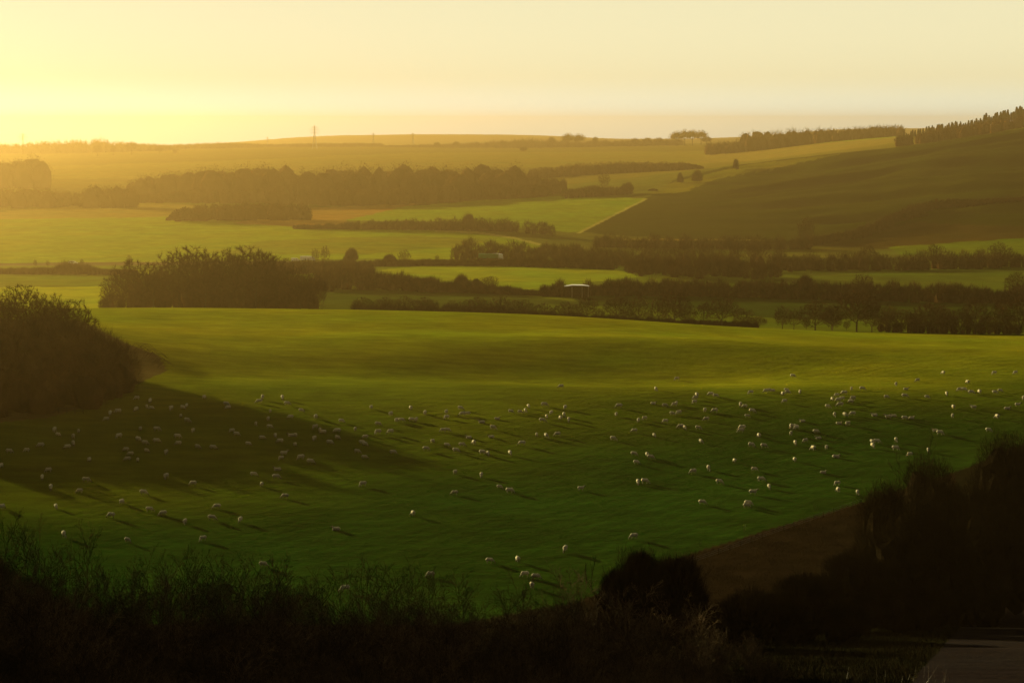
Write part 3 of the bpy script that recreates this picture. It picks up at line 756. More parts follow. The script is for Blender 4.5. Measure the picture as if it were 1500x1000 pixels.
wood('hazy wooded ridge on the left skyline', [(-150, 4300, 212), (0, 4300, 212), (40, 4300, 211), (75, 4300, 206), (110, 4300, 206), (150, 4300, 205), (170, 4300, 209), (205, 4300, 212), (260, 4300, 214)], 309, n_per=140, L=7, Wd=.8, sub=12, spread_y=90)
wood('line of hazy trees left of the centre pylon', [(255, 4600, 215), (320, 4600, 213), (400, 4700, 214), (480, 4700, 213), (560, 4700, 213)], 310, n_per=120, L=6, Wd=.8, sub=11, spread_y=60, jag=.4)
wood('line of hazy trees right of the centre pylon', [(560, 4600, 215), (640, 4600, 214), (700, 4600, 211), (780, 4500, 206), (860, 4500, 209), (1000, 4500, 207)], 311, n_per=120, L=6, Wd=.8, sub=11, spread_y=60, jag=.55)
wood('wooded ridge left of the conifers on the right skyline', [(1035, 3300, 208), (1080, 3300, 206), (1096, 3300, 191), (1130, 3300, 189), (1200, 3300, 187), (1235, 3300, 186), (1290, 3300, 184), (1322, 3250, 184)], 312, n_per=180, L=5, Wd=.5, sub=8, spread_y=35)
wood('dark young plantation below the conifers on the right ridge', [(1345, 2420, 196), (1380, 2440, 186), (1420, 2450, 180), (1460, 2450, 174), (1560, 2450, 160)], 313, sub=6, spread_y=30)
wood('small clump at the top of the hillside below the green field', [(1316, 2440, 199), (1328, 2440, 196), (1338, 2440, 199)], 314, sub=5, spread_y=8)

FT = 'hazy single trees on the horizon'
for i, (px, top, Y, wd, v) in enumerate([(193, 209, 3900, 1.3, 0), (234, 216, 3900, 1.4, 2), (166, 214, 3900, .7, 3), (143, 214, 3900, .9, 1), (256, 223, 3900, .8, 3), (832, 196, 4350, 1.2, 2), (848, 197, 4350, 1.2, 0), (872, 202, 4350, .7, 3), (808, 202, 4350, 1., 1),
        (737, 208, 4350, 1.1, 0), (930, 204, 4350, 1.4, 0), (948, 203, 4350, 1.5, 2), (965, 203, 4350, 1.5, 1), (991, 193, 4300, 1.2, 0), (1003, 191, 4300, 1.2, 1), (1014, 191, 4300, 1.1, 2), (1027, 192, 4300, 1.2, 0), (1035, 201, 4300, 1.5, 2),
        (713, 211, 4350, .8, 2), (668, 209, 4350, 1.4, 1), (640, 210, 4350, 1.4, 0), (698, 210, 4350, 1.3, 0), (767, 217, 3800, 1.6, 2)]):
    X, z = place(px, Y); h = max(unproj_z(top, Y) - z, 5.) * 1.05; r = h * .42 * wd
    V, Fc = puffs([(-r * .4, 0, h * .62), (r * .4, .5, h * .66), (0, 0, h * .74)], [(r * .65, r * .65, h * .28)] * 3, 260, 3.4, .5, 400 + i, .6, up=.6, hemi=False)
    o = bpy.data.objects.new('far_tree', None); COL.objects.link(o); o.location = (X, Y, z)
    tag(o, 'hazy tree near the horizon, ' + spot(px, top + 5), 'tree', FT)
    link('crown', mk_mesh('crown', V, [Fc]), o, mat=M_far)
    tv, tf = prisms([(0, 0, -.5, 0, 0, h * .6, h * .035, h * .02), (0, 0, h * .35, r * .5, 0, h * .6, h * .018, h * .01), (0, 0, h * .35, -r * .5, 0, h * .62, h * .018, h * .01)])
    link('trunk', mk_mesh('trunk', tv, [tf]), o, mat=M_far)

# conifers on the right ridge
def conifer_mesh(seed, h=16.):
    rs = np.random.RandomState(seed); n = 900
    t = .25 + .75 * rs.rand(n) ** .8; r = h * .17 * np.clip(1 - t, 0, 1) ** .7 * (.5 + .5 * rs.rand(n)) + .25; a = rs.rand(n) * 6.283
    P = np.stack([np.cos(a) * r * .3, np.sin(a) * r * .3, t * h], 1)
    D = np.stack([np.cos(a), np.sin(a), -.15 + .5 * rs.rand(n)], 1); D /= np.linalg.norm(D, axis=1)[:, None]
    V, T = slivers(P, D, r + .6, np.full(n, .7), rs)
    tv, tf = prisms([(0, 0, -.5, 0, 0, h * .98, .28, .05)])
    a = mk_mesh('crown', V, [T]); b = mk_mesh('trunk', tv, [tf]); a.materials.append(M_conifer); b.materials.append(M_bark)
    return a, b
CON = [conifer_mesh(s) for s in (1, 2, 3)]
rc = random.Random(8)
for i in range(64):
    px = 1324 + 184 * (max(i + rc.uniform(-.4, .4), 0) / 63) ** .85; Y = 2700 + rc.uniform(-45, 45)
    top = np.interp(px, [1320, 1360, 1400, 1440, 1475, 1505], [187, 177, 170, 164, 156, 150]) + rc.uniform(-4, 6) * (.4 + .6 * (px - 1320) / 180)
    X, z = place(px, Y); h = max((unproj_z(top + 6, Y) - z) * (.8 if px < 1440 else .95), 6.)
    o = bpy.data.objects.new('conifer', None); COL.objects.link(o); o.location = (X, Y, z); o.rotation_euler[2] = rc.random() * 6
    k = h / 16; k *= 1.05; o.scale = (k * .95, k * .95, k)
    tag(o, 'dark conifer on the right skyline, ' + spot(px, top + 5, 'con'), 'conifer', 'conifers along the right skyline')
    a, b = CON[i % 3]; link('crown', a, o); link('trunk', b, o)
for i, (px, top) in enumerate([(8, 211), (24, 211), (2, 213), (243, 213), (254, 214), (271, 213), (276, 213), (284, 214)]):
    X, z = place(px, 4400); h = max(unproj_z(top, 4400) - z, 8)
    o = bpy.data.objects.new('conifer', None); COL.objects.link(o); o.location = (X, 4400, z); k = h / 16; o.scale = (k * 1.3, k * 1.3, k)
    tag(o, 'small hazy conifer on the left skyline, ' + spot(px, top + 2), 'conifer', 'hazy conifers on the left skyline')
    a, b = CON[i % 3]; link('crown', a, o); link('trunk', b, o)

# ------------------------------------------------------------------ pylons
def pylon(px, top, Y, label):
    X, z = place(px, Y); h = unproj_z(top, Y) - z
    S = []; w0, w1 = h * .10, h * .022
    def wd(t): return w0 + (w1 - w0) * min(t / .62, 1)
    th = h * .0055
    lv = [0, .16, .3, .42, .52, .62, .72, .82, .92]
    for a, b in zip(lv[:-1], lv[1:]):
        A = [(sx * wd(a), sy * wd(a), a * h) for sx, sy in ((-1, -1), (1, -1), (1, 1), (-1, 1))]
        B = [(sx * wd(b), sy * wd(b), b * h) for sx, sy in ((-1, -1), (1, -1), (1, 1), (-1, 1))]
        for q in range(4):
            S.append((*A[q], *B[q], th, th)); S.append((*A[q], *B[(q + 1) % 4], th * .6, th * .6)); S.append((*A[(q + 1) % 4], *B[q], th * .6, th * .6)); S.append((*B[q], *B[(q + 1) % 4], th * .6, th * .6))
    for sx, sy in ((-1, -1), (1, -1), (1, 1), (-1, 1)): S.append((sx * w1, sy * w1, .92 * h, 0, 0, h, th, th * .5))
    o = bpy.data.objects.new('pylon', None); COL.objects.link(o); o.location = (X, Y, z); o.rotation_euler[2] = .25
    tag(o, label, 'pylon', 'electricity pylons on the horizon')
    V, Q = prisms(S); link('lattice_tower', mk_mesh('lattice_tower', V, [Q]), o, mat=M_steel)
    for f, l in ((.66, .15), (.77, .20), (.88, .14)):
        A = []
        for s in (-1, 1):
            A += [(s * w1, -w1, f * h, s * l * h, 0, f * h + .01 * h, th, th * .6), (s * w1, w1, f * h, s * l * h, 0, f * h + .01 * h, th, th * .6), (s * w1, 0, (f + .045) * h, s * l * h, 0, f * h + .01 * h, th, th * .6),
                  (s * l * h, 0, f * h, s * l * h, 0, (f - .06) * h, th * .8, th * .8)]
        V, Q = prisms(A); link('crossarm', mk_mesh('crossarm', V, [Q]), o, mat=M_steel)
pylon(34, 194, 4250, 'faint pylon on the left skyline beside the wooded ridge')
pylon(392, 200, 4800, 'small pylon left of the tallest one')
pylon(461, 183, 4300, 'tallest pylon, standing clear of the horizon left of centre')
pylon(547, 194, 4800, 'faint pylon against the distant hill, right of the tallest')
pylon(605, 194, 4800, 'faintest pylon against the distant hill, rightmost of all')

# ------------------------------------------------------------------ vehicles and shed
import bmesh
def boxes_mesh(name, bx, bevel=.04):
    bm = bmesh.new()
    for (x0, y0, z0, x1, y1, z1) in bx:
        r = bmesh.ops.create_cube(bm, size=1)
        for v in r['verts']:
            v.co = Vector(((v.co.x + .5) * (x1 - x0) + x0, (v.co.y + .5) * (y1 - y0) + y0, (v.co.z + .5) * (z1 - z0) + z0))
    if bevel: bmesh.ops.bevel(bm, geom=bm.edges[:], offset=bevel, segments=2, affect='EDGES')
    me = bpy.data.meshes.new(name); bm.to_mesh(me); bm.free(); return me
def profile_mesh(name, prof, w_):
    bm = bmesh.new(); a = [bm.verts.new((x, -w_ / 2, z)) for x, z in prof]; b = [bm.verts.new((x, w_ / 2, z)) for x, z in prof]
    bm.faces.new(a); bm.faces.new(b[::-1]); n = len(prof)
    for i in range(n): bm.faces.new((a[i], b[i], b[(i + 1) % n], a[(i + 1) % n]))
    bmesh.ops.recalc_face_normals(bm, faces=bm.faces[:]); bmesh.ops.bevel(bm, geom=bm.edges[:], offset=.05, segments=2, affect='EDGES')
    me = bpy.data.meshes.new(name); bm.to_mesh(me); bm.free(); return me
def wheel_mesh(r, w_=.3):
    bm = bmesh.new(); bmesh.ops.create_cone(bm, cap_ends=True, segments=20, radius1=r, radius2=r, depth=w_)
    bmesh.ops.rotate(bm, verts=bm.verts[:], cent=(0, 0, 0), matrix=Matrix.Rotation(math.pi / 2, 3, 'X'))
    bmesh.ops.bevel(bm, geom=bm.edges[:], offset=.04, segments=1, affect='EDGES')
    me = bpy.data.meshes.new('wheel'); bm.to_mesh(me); bm.free(); return me
def vehicle(name, label, cat, px, Y, zoff, rz, parts, wheels, wr):
    X, z = place(px, Y)
    o = bpy.data.objects.new(name, None); COL.objects.link(o); o.location = (X, Y, z + zoff); o.rotation_euler[2] = rz
    tag(o, label, cat)
    for n, me, m in parts: link(n, me, o, mat=m)
    wm = wheel_mesh(wr)
    for x, y in wheels: link('wheel', wm, o, loc=(x, y, wr), mat=M_tyre)
    return o
vehicle('articulated_lorry', 'green-sided articulated lorry with a white cab on the distant road', 'lorry', 720, 1250, 1.0, -.12,
        [('trailer', boxes_mesh('trailer', [(-8.2, -1.25, 1.1, 4.2, 1.25, 4.0)]), M_green), ('cab', profile_mesh('cab', [(4.6, .6), (7.4, .6), (7.4, 2.0), (7.1, 3.1), (6.6, 3.75), (4.7, 4.1), (4.6, 2.2)], 2.45), M_white),
         ('trailer_roof', boxes_mesh('trailer_roof', [(0.5, -1.28, 4.003, 4.4, 1.28, 4.12)], .02), M_white), ('windscreen', profile_mesh('windscreen', [(7.42, 1.95), (7.45, 1.97), (7.16, 3.0), (7.12, 2.98)], 2.1), M_glass),
         ('chassis', boxes_mesh('chassis', [(-7.8, -.5, .75, 6.8, .5, 1.05)], .02), M_tyre)],
        [(x, y) for x in (-6.6, -5.4, -4.2, 3.6, 6.3) for y in (-1.1, 1.1)], .5)
def van(px, label, k=1.):
    vehicle('white_van', label, 'van', px, 1262, .9, .0,
        [('body', profile_mesh('body', [(-2.7, .45), (2.7, .45), (2.7, 1.1), (1.9, 1.35), (1.2, 2.2), (-2.7, 2.3)], 2.), M_white), ('windscreen', profile_mesh('windscreen', [(1.93, 1.40), (1.97, 1.40), (1.27, 2.2), (1.23, 2.2)], 1.7), M_glass),
         ('side_window', boxes_mesh('side_window', [(.5, -1.015, 1.4, 1.25, 1.015, 1.95)], .01), M_glass)], [(x, y) for x in (-1.7, 1.7) for y in (-.9, .9)], .36)
van(433, 'small white van at the front of the pale vehicles above the copse')
vehicle('box_lorry', 'long pale lorry on the road just above the right end of the copse', 'lorry', 451, 1262, .9, 0,
        [('box', boxes_mesh('box', [(-4.8, -1.2, .9, 2.6, 1.2, 3.3)]), M_white), ('cab', profile_mesh('cab', [(2.8, .5), (4.8, .5), (4.8, 1.5), (4.4, 2.5), (2.8, 2.7)], 2.2), M_white),
         ('windscreen', profile_mesh('windscreen', [(4.82, 1.5), (4.86, 1.5), (4.46, 2.45), (4.42, 2.45)], 1.9), M_glass)], [(x, y) for x in (-3.4, 3.7) for y in (-1, 1)], .45)
vehicle('white_car', 'pale estate car on the road at the far left above the hedge', 'car', 107, 1250, 1.2, 0,
        [('body', profile_mesh('body', [(-3.0, .35), (3.0, .35), (3.05, .95), (1.9, 1.15), (1.1, 1.75), (-2.2, 1.8), (-3.0, 1.2)], 1.9), M_white), ('side_window', boxes_mesh('side_window', [(-2.0, -.965, 1.2, 1.2, .965, 1.6)], .01), M_glass)],
        [(x, y) for x in (-1.9, 1.9) for y in (-.85, .85)], .34)
# open field shed with a bright roof
X, z = place(845, 868)
sh = bpy.data.objects.new('field_shed', None); COL.objects.link(sh); sh.location = (X, 868, z)
tag(sh, 'open dark field shed with a bright metal roof and one pale post', 'shed')
link('roof', profile_mesh('roof', [(-5.6, 5.0), (-2., 5.55), (2.6, 5.5), (5.4, 5.1), (5.4, 5.0), (2.6, 5.38), (-2, 5.42)], 6.), sh, mat=M_roof)
link('back_wall', boxes_mesh('back_wall', [(-5.2, 2.6, -.5, 5.0, 2.75, 5.0)], .02), sh, mat=M_bark)
link('side_wall', boxes_mesh('side_wall', [(-5.3, -2.6, -.5, -5.15, 2.59, 4.98)], .02), sh, mat=M_bark)
for x in (-2.2, 2.2, 4.9): link('post', boxes_mesh('post', [(x - .14, -2.8, -.5, x + .14, -2.52, 5.0)], .02), sh, mat=M_wood)

# ------------------------------------------------------------------ field edge fence posts and tall stalks
fe = bpy.data.objects.new('fence', None); COL.objects.link(fe)
e1 = ground_hit(872, 874, 180, 400); e2 = ground_hit(1262, 739, 180, 400)
fe.location = (e1[0], e1[1], e1[2])
tag(fe, 'low post and wire fence along the lower edge of the sheep field', 'fence')
ax = np.array(e2[:2]) - np.array(e1[:2]); n = 24; W = []; pv = None
for i in range(n + 1):
    p = np.array(e1[:2]) + ax * i / n; zz = float(H(p[0], p[1])); q = (p[0] - e1[0], p[1] - e1[1], zz - e1[2])
    V, Q = prisms([(q[0], q[1], q[2] - .2, q[0], q[1], q[2] + .85, .045, .04)])
    link('post', mk_mesh('post', V, [Q]), fe, mat=M_bark)
    if pv is not None:
        for hh in (.3, .55, .8): W.append((pv[0], pv[1], pv[2] + hh, q[0], q[1], q[2] + hh, .008, .008))
    pv = q
V, Q = prisms(W); link('wire', mk_mesh('wire', V, [Q]), fe, mat=M_steel)
for i, (px, py) in enumerate([(1194, 747), (1093, 778), (1024, 799)]):
    X, Y, z = ground_hit(px, py, 180, 400); S = multi_stem(70 + i, 1.5, 3, .25, (2,), .02)
    V, Q = prisms(S); o = link('dry_stalk', mk_mesh('dry_stalk', V, [Q]), loc=(X, Y, z), mat=M_straw)
    tag(o, 'tall pale stalk on the field edge, ' + ('nearest the dark trees on the right', 'middle one of three', 'nearest the big round bush')[i], 'plant', 'tall stalks along the field edge')
# old hurdle fence at the foot of the mound
hf = bpy.data.objects.new('fence', None); COL.objects.link(hf); a0 = ground_hit(50, 604); a1 = ground_hit(122, 606); hf.location = a0
tag(hf, 'faint dark rail fence in the shade below the left mound', 'fence')
pv = None; Rr = []
for i in range(7):
    t = i / 6; X = a0[0] + (a1[0] - a0[0]) * t; Y = a0[1] + (a1[1] - a0[1]) * t; z = float(H(X, Y)); q = (X - a0[0], Y - a0[1], z - a0[2])
    V, Q = prisms([(q[0], q[1], q[2] - .2, q[0], q[1], q[2] + 1.1, .07, .06)]); link('post', mk_mesh('post', V, [Q]), hf, mat=M_bark)
    if pv: Rr += [(pv[0], pv[1], pv[2] + h_, q[0], q[1], q[2] + h_, .045, .045) for h_ in (.5, .95)]
    pv = q
V, Q = prisms(Rr); link('rail', mk_mesh('rail', V, [Q]), hf, mat=M_bark)

# ------------------------------------------------------------------ sheep
def sheep_mesh(kind, seed):
    """one continuous body: metaball-like lumps fused by a voxel remesh; faces +X"""
    bm = bmesh.new()
    def ball(c, r, rot=0):
        q = bmesh.ops.create_icosphere(bm, subdivisions=3, radius=1)['verts']
        m = Matrix.Translation(Vector(c)) @ Matrix.Rotation(rot, 4, 'Y') @ Matrix.Diagonal((*r, 1)); bmesh.ops.transform(bm, matrix=m, verts=q)
    def limb(a, b, r1, r2):
        a = Vector(a); b = Vector(b); d = b - a
        q = bmesh.ops.create_cone(bm, cap_ends=True, segments=12, radius1=r1, radius2=r2, depth=d.length)['verts']
        m = Matrix.Translation((a + b) / 2) @ d.to_track_quat('Z', 'Y').to_matrix().to_4x4(); bmesh.ops.transform(bm, matrix=m, verts=q)
        ball(b, (r2 * 1.02,) * 3)
    lift = 0 if kind != 'lying' else -.36
    zb = .62 + lift
    ball((0, 0, zb), (.56, .28, .27)); ball((-.30, 0, zb + .02), (.32, .29, .29)); ball((.28, 0, zb - .01), (.30, .26, .30))
    ball((-.60, 0, zb - .02), (.07, .06, .14))
    if kind != 'lying':
        st = .05 * (seed % 3)
        for x, y, dx in ((.33, .15, st), (.33, -.15, -st), (-.36, .16, -st), (-.36, -.16, st)):
            if x < 0:
                limb((x, y, .55), (x + .04 + dx * .5, y, .34), .11, .065); limb((x + .04 + dx * .5, y, .34), (x - .05 + dx, y, .24), .06, .045); limb((x - .05 + dx, y, .24), (x + dx, y, .02), .042, .035)
            else:
                limb((x, y, .5), (x + dx * .5, y, .26), .09, .05); limb((x + dx * .5, y, .26), (x + dx, y, .02), .045, .036)
    else:
        for y in (.22, -.22):
            limb((.30, y * .8, .14), (.50, y, .07), .08, .05); limb((.50, y, .07), (.34, y * 1.1, .05), .045, .035)
            limb((-.35, y, .18), (-.15, y * 1.2, .08), .12, .05)
    if kind == 'grazing':
        limb((.42, 0, zb + .02), (.74, 0, .30), .16, .09); hd = (.84, 0, .16); rot = 1.05
    elif kind == 'turned':
        limb((.40, 0, zb + .02), (.66, .20, .30), .16, .09); hd = (.72, .27, .17); rot = 1.1
    elif kind == 'standing':
        limb((.42, 0, zb + .06), (.66, 0, .92), .15, .10); hd = (.78, 0, .95); rot = .35
    else:
        limb((.40, 0, zb + .05), (.60, 0, .56), .15, .10); hd = (.70, 0, .59); rot = .35
    ball(hd, (.165, .085, .095), rot)
    m = Vector((math.cos(rot), 0, -math.sin(rot))); ball(Vector(hd) + m * .13, (.09, .058, .06), rot)
    for s in (-1, 1): ball(Vector(hd) - m * .10 + Vector((0, s * .11, .05)), (.03, .075, .03))
    me = bpy.data.meshes.new('sheep'); bm.to_mesh(me); bm.free()
    o = bpy.data.objects.new('tmp', me); COL.objects.link(o)
    md = o.modifiers.new('r', 'REMESH'); md.mode = 'VOXEL'; md.voxel_size = .024
    sm = o.modifiers.new('s', 'SMOOTH'); sm.iterations = 3; sm.factor = .5
    dg = bpy.context.evaluated_depsgraph_get(); out = bpy.data.meshes.new_from_object(o.evaluated_get(dg))
    COL.objects.unlink(o); bpy.data.objects.remove(o)
    n = len(out.vertices); co = np.empty(n * 3, np.float32); out.vertices.foreach_get('co', co); co = co.reshape(-1, 3)
    rs = np.random.RandomState(seed)
    fl = fbm(co[:, 0] * 9 + seed, co[:, 2] * 9 + co[:, 1] * 7, 2)
    body = ((co[:, 2] > .36) | (kind == 'lying')) & (co[:, 0] < .5)
    cc = co - np.array([0, 0, zb]); cc /= np.linalg.norm(cc, axis=1)[:, None] + 1e-6
    co = co + cc * (np.where(body, fl * .05, 0))[:, None]
    out.vertices.foreach_set('co', co.ravel().astype(np.float32))
    hdv = np.array(hd); dh = np.linalg.norm((co - (hdv + np.array(m[:]) * .03)) * np.array([1, 1, 1]), axis=1)
    sk = np.clip((.27 - dh) / .05, 0, 1) * np.where(co[:, 0] > hd[0] - .16, 1, 0)
    if kind != 'lying': sk = np.maximum(sk, np.clip((.30 - co[:, 2]) / .05, 0, 1) * np.where(co[:, 0] < .55, 1, sk > 0))
    sk = sk * (.85 if seed % 3 else .45)
    a = out.attributes.new('skin', 'FLOAT', 'POINT'); a.data.foreach_set('value', sk.astype(np.float32))
    out.polygons.foreach_set('use_smooth', np.ones(len(out.polygons), bool)); out.materials.clear(); out.materials.append(M_wool); out.update()
    out.name = 'sheep'; return out
SH = {'G': [sheep_mesh('grazing', 1), sheep_mesh('grazing', 2), sheep_mesh('turned', 3)], 'S': [sheep_mesh('standing', 4)], 'D': [sheep_mesh('lying', 5)]}

# photo positions in zoomed crops: L/R side-on with head left/right, A end-on, S standing, D lying
CROPS = [
 (0, 500, 2.8575, "573 237L 628 248A 615 272A 634 278R 570 284A 494 293L 461 301A 445 324L 716 279A 765 276R 781 267A 757 310A 783 331R 855 232A 947 262R 955 275L 1099 234A 1085 251L 1131 290A 1123 323A 1071 343A 1129 356R 228 370A 243 390R 329 374A 307 399A 307 428A 283 442L 171 436L 112 456L 39 458R 3 523A 588 366A 657 367R 498 395L 579 411R 607 424R 655 417R 743 398R 747 425L 808 371A 971 372L 990 387R 1097 403R 1039 427R 528 452L 547 469L 614 457R 534 492L 577 496A 695 463A 827 441R 892 446R 374 494A 203 537L 177 569A 213 612A 361 580R 334 626L 235 692A 9 696A 695 566A 809 597L 1062 557R 1096 599A 601 635R 510 674A 466 731L 626 704R 683 720L 774 755A 909 693L 887 741R 1006 748A 267 810A 534 833R 850 825L 1102 938R"),
 (300, 530, 2.8575, "325 148A 344 173R 404 202R 359 230L 465 231A 462 270L 482 285A 496 294L 295 307A 315 330L 378 345A 458 319A 523 338R 555 290L 555 316R 572 246R 630 281A 697 190A 725 259R 725 294L 777 291L 779 217A 803 244A 823 243R 866 241R 885 241A 862 192A 922 213A 997 284L 672 313L 658 335R 670 343R 638 373R 669 399R 788 380R 926 364R 954 333A 331 385S 320 402L 402 400L 442 418R 304 445D 299 482R 336 563L 662 512L 872 637A 550 697D 588 952L 945 890L 362 304D 380 305A"),
 (650, 530, 2.8575, "11 208A 12 230L 70 192R 79 218L 100 215L 14 286R 105 311D 159 248D 223 232D 206 276R 199 309D 126 339A 13 346R 76 346R 51 371R 162 379R 185 384A 278 381A 328 342L 281 205R 321 208R 342 203A 355 185A 421 178R 450 211A 431 227A 489 234A 503 222A 523 242A 508 190A 413 244R 389 304A 429 310A 476 303L 491 100L 734 184L 722 219A 798 286L 709 322R 815 244A 841 233L 877 169D 888 112A 926 180R 966 177L 973 171A 976 68L 956 214R 984 213L 928 247L 992 271L 881 307A 796 384R 851 387A 866 398R 806 421R 813 503A 842 500R 48 463A 157 474A 46 547L 234 523R 276 541R 574 530S 796 731L 508 785A 192 832R 310 828A 340 890L 385 902R 369 941A"),
 (1000, 530, 3., "484 60R 62 144A 56 157L 52 173L 123 140L 145 148R 98 211A 141 213L 104 250L 68 289R 8 289A 80 347A 299 133L 366 125L 379 123L 393 119D 254 187A 273 192L 305 215R 284 236R 448 172L 440 139A 456 121R 461 132R 515 130A 526 255D 476 283A 487 284L 500 287L 476 313A 262 289L 256 300L 335 325A 302 367R 357 368R 228 434A 113 467A 46 481L 161 528R 315 473R 344 517R 380 548A 309 574S 86 617R 288 623R 281 634R 492 430A 495 355A 539 344L 574 379A 632 374A 586 305R 597 330D 617 482D 679 533L 683 562A 768 574A 674 411D 667 232A 713 232A 747 227L 687 265D 726 270L 637 193R 658 162A 677 143L 684 165L 700 160L 710 135L 748 158L 738 173L 692 187L 742 116A 789 115R 843 228D 895 153R 903 242S 927 231D 937 96A 981 113D 1032 78L 976 148R 975 246R 1006 242D 937 342A 935 379R 832 350A 853 351R 835 368A 1074 153R 1145 46A 1160 139A 1189 195A 1186 235A 1109 302S 1130 311R 1079 386A 998 405L 1216 119L 1237 120R 1252 87A 1268 133R 1304 131A 1278 199S 1372 131R 1395 124R 1369 46L 1462 46L 1426 200D 1472 188S 1498 158A 1382 241A 1344 298R"),
]
rsh = random.Random(21); used = set(); nsheep = 0
for ox, oy, k, txt in CROPS:
    tk = txt.split()
    for a, b in zip(tk[::2], tk[1::2]):
        c = b[-1]; px = ox + float(a) / k; py = oy + float(b[:-1]) / k
        X, Y, z = ground_hit(px, py + 3.2, 215, 560)
        if c == 'R': yaw = rsh.uniform(-.7, .15); mk = 'G'; ph = 'grazing sheep facing right'
        elif c == 'L': yaw = math.pi + rsh.uniform(-.35, .6); mk = 'G'; ph = 'grazing sheep facing left'
        elif c == 'A': yaw = rsh.choice([math.pi / 2, -math.pi / 2]) + rsh.uniform(-.4, .4); mk = 'G'; ph = 'sheep grazing end-on'
        elif c == 'S': yaw = rsh.choice([0, math.pi]) + rsh.uniform(-.3, .3); mk = 'S'; ph = 'sheep standing with head up'
        else: yaw = rsh.choice([0, math.pi]) + rsh.uniform(-.3, .3); mk = 'D'; ph = 'sheep lying down'
        if px < 300 and py < 800: zone = 'in the mound shadow'
        elif py > 770: zone = 'near the foreground twigs'
        elif px > 1150 and py > 640: zone = 'near the dark right bushes'
        elif py < 590: zone = 'high up the field'
        else: zone = 'on the open pasture'
        o = bpy.data.objects.new('sheep', SH[mk][rsh.randrange(len(SH[mk]))]); COL.objects.link(o)
        s = rsh.uniform(.78, .98); o.scale = (s, s, s); o.rotation_euler = (0, 0, yaw); o.location = (X, Y, z - .02)
        lb = '%s %s, ' % (ph, zone); lb += spot(px, py, lb)
        tag(o, lb, 'sheep', 'sheep grazing in the big field'); nsheep += 1

# ------------------------------------------------------------------ dark trees and bushes on the lower right
def near_bush(name, px, Y, top, w_, label, seed, n=14000, mat=None, lobes=9):
    X, z = place(px, Y); h = unproj_z(top, Y) - z; r = w_ / F * Y / 2
    C, R = dome(r * 1.05, h, 16, random.Random(seed), .40)
    V, Fc = puffs(C, R, n * 2 // len(C), .8, .03, seed, .70, up=.8)
    o = bpy.data.objects.new(name, None); COL.objects.link(o); o.location = (X, Y, z)
    tag(o, label, 'bush' if 'bush' in name else 'tree', 'dark bushes and trees below the field edge')
    link('foliage', mk_mesh('foliage', V, [Fc]), o, mat=mat or M_dark)
    S = multi_stem(seed, h * .93, 10, .8, (6, 5, 3), .07, .012)
    V, Q = prisms(S); link('stems', mk_mesh('stems', V, [Q]), o, mat=M_dark)
near_bush('dark_tree', 1345, 236, 657, 170, 'big dark rounded tree overlapping the field corner, right', 1)
near_bush('dark_tree', 1482, 246, 625, 150, 'tallest dark tree at the right edge of the photo', 2)
near_bush('dark_bush', 1298, 226, 704, 110, 'dark bush on the left flank of the big rounded tree', 3)
near_bush('dark_bush', 1415, 230, 684, 130, 'dark bush filling the gap between the two right-hand trees', 4)
near_bush('dark_bush', 1335, 205, 740, 180, 'brownish bush in front of the big rounded tree', 5)
near_bush('dark_bush', 1450, 222, 735, 160, 'wide black bush low at the right edge', 6)
near_bush('dark_bush', 1262, 196, 800, 150, 'low dark bush beside the brown strip', 7)
near_bush('dark_bush', 1110, 176, 868, 150, 'low dark bush under the brown strip, left one', 9)
near_bush('dark_bush', 1190, 180, 842, 150, 'low dark bush under the brown strip, right one', 10)
near_bush('dark_bush', 1375, 206, 775, 130, 'low black bush above the pale track', 11)
near_bush('dark_bush', 925, 168, 806, 100, 'big upright twiggy bush in front of the field edge, left half', 12, 20000)
near_bush('dark_bush', 985, 170, 808, 100, 'big upright twiggy bush in front of the field edge, right half', 13, 20000)

# ------------------------------------------------------------------ foreground thicket
SHR = []
for i, kw in enumerate((dict(h=4.2, stems=6, spread=.9), dict(h=4.2, stems=8, spread=1.2), dict(h=4.2, stems=4, spread=.6), dict(h=4.2, stems=7, spread=1.4), dict(h=4.2, stems=5, spread=.8))):
    S = multi_stem(500 + i, nsub=(11, 8, 4), r=.024, minr=.0055, ang=(.5, 1.15), lift=.12, wob=.16, **kw)
    V, Q = prisms(S); me = mk_mesh('bare_shrub', V, [Q]); me.materials.append(M_glint); SHR.append((me, float(V[:, 2].max())))
rf = random.Random(77)
prof = lambda px: np.interp(px, [-60, 0, 60, 120, 200, 260, 350, 420, 500, 560, 620, 700, 800, 870, 950, 1050, 1150, 1250, 1350, 1450, 1560],
                            [765, 765, 790, 805, 812, 805, 792, 835, 860, 828, 850, 850, 852, 872, 885, 900, 915, 940, 965, 960, 960])
i = 0
for row, (Y, dy, n) in enumerate([(128, 8, 46), (112, 6, 44), (100, 5, 40), (88, 5, 34), (77, 4, 28), (67, 4, 24)]):
    for j in range(n):
        px = -60 + 1620 * (j + rf.uniform(.1, .9)) / n; Yj = Y + rf.uniform(-dy, dy)
        if (px > 1120 and row < 4) or px > 1320: continue
        top = prof(px) + rf.uniform(-22, 26) - (14 if 380 < px < 880 else 0) + row * 23 + (0 if rf.random() < .75 else -25)
        X, z = place(px, Yj); h = max(unproj_z(top, Yj) - z, 1.2)
        me, hh = SHR[rf.randrange(5)]; k = h / hh; kw = min(max(k, .6), 1.5)
        o = link('bare_shrub', me, loc=(X, Yj, z), rz=rf.uniform(0, 6.28), sc=(kw, kw, k))
        ps = min(top + 25, 998)
        tag(o, 'bare foreground shrub, ' + spot(min(max(px, 0), 1490), ps), 'shrub', 'bare shrubs in the foreground'); i += 1
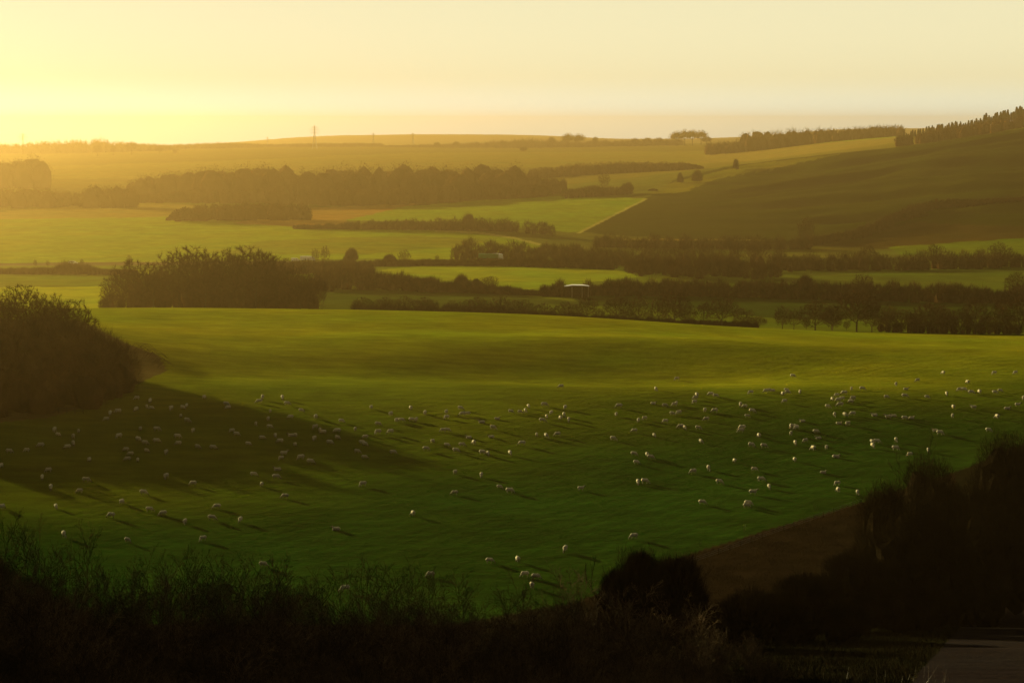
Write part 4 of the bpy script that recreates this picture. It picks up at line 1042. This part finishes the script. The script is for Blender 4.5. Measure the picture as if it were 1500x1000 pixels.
# brushy understorey and dry grass
rs = np.random.RandomState(9)
def ground_slivers(name, label, cat, n, fx, Yr, L, Wd, mat, seed, lean=.35, below=False):
    rs = np.random.RandomState(seed)
    Y = rs.uniform(*Yr, n); px = rs.uniform(*fx, n); X = (px - 750) / F * Y * 1.02
    cl = fbm(X / 2.3, Y / 2.3, 3); keep = cl > rs.uniform(-.7, .35, n); X, Y = X[keep], Y[keep]
    z = H(X, Y)
    if below:
        qx, qy = project(X, Y, z); ok = qy > np.interp(qx, [e[0] for e in EDGE], [e[1] for e in EDGE]) + 3; ok &= ~inpoly(qx, qy, PATH); X, Y, z = X[ok], Y[ok], z[ok]
    P = np.stack([X, Y, z - .05], 1)
    D = np.stack([rs.normal(0, lean, len(X)), rs.normal(0, lean, len(X)), np.ones(len(X))], 1); D /= np.linalg.norm(D, axis=1)[:, None]
    ll = rs.uniform(*L, len(X)); V, T = slivers(P, D, ll, np.full(len(X), Wd) * rs.uniform(.6, 1.4, len(X)), rs)
    c0 = np.array([0, (Yr[0] + Yr[1]) / 2, 0]); return tag(link(name, mk_mesh(name, V - c0, [T]), loc=tuple(c0), mat=mat), label, cat, kind='stuff')
ground_slivers('undergrowth', 'tangle of thin dark stems filling the foreground slope', 'undergrowth', 220000, (-80, 1040), (58, 132), (.5, 2.2), .014, M_glint, 1, .8)
ground_slivers('dry_grass', 'pale dry grass stalks scattered over the foreground slope', 'grass', 1500, (850, 1400), (62, 120), (.5, 1.3), .010, M_straw, 2, .3)
ground_slivers('rough_grass', 'rough dark grass on the bank below the field edge', 'grass', 420000, (-80, 1580), (85, 240), (.2, .7), .03, M_dark, 3, .5, True)
M_bank = mat_noise('bank_grass', (.014, .010, .005), (.042, .026, .013), .35, 1., 0)
ground_slivers('bank_grass', 'brown winter grass on the strip between field and dark bushes', 'grass', 260000, (860, 1330), (215, 300), (.15, .5), .03, M_bank, 4, .5, True)

# ------------------------------------------------------------------ haze
bm = bmesh.new(); bmesh.ops.create_cube(bm, size=1); me = bpy.data.meshes.new('haze'); bm.to_mesh(me); bm.free()
hz = bpy.data.objects.new('haze', me); COL.objects.link(hz)
zlo, zhi = -140., 56.
hz.location = (0, 4415, (zlo + zhi) / 2); hz.scale = (46000, 9200, zhi - zlo)
hm = bpy.data.materials.new('haze'); hm.use_nodes = True; t = hm.node_tree; t.nodes.clear()
pv_ = t.nodes.new('ShaderNodeVolumePrincipled'); ou = t.nodes.new('ShaderNodeOutputMaterial')
pv_.inputs['Color'].default_value = HAZE_COLOR; pv_.inputs['Density'].default_value = HAZE_DENSITY; pv_.inputs['Anisotropy'].default_value = HAZE_G
t.links.new(pv_.outputs[0], ou.inputs['Volume']); me.materials.append(hm)
tag(hz, kind='stuff')
print('sheep', nsheep, 'shrubs', i)
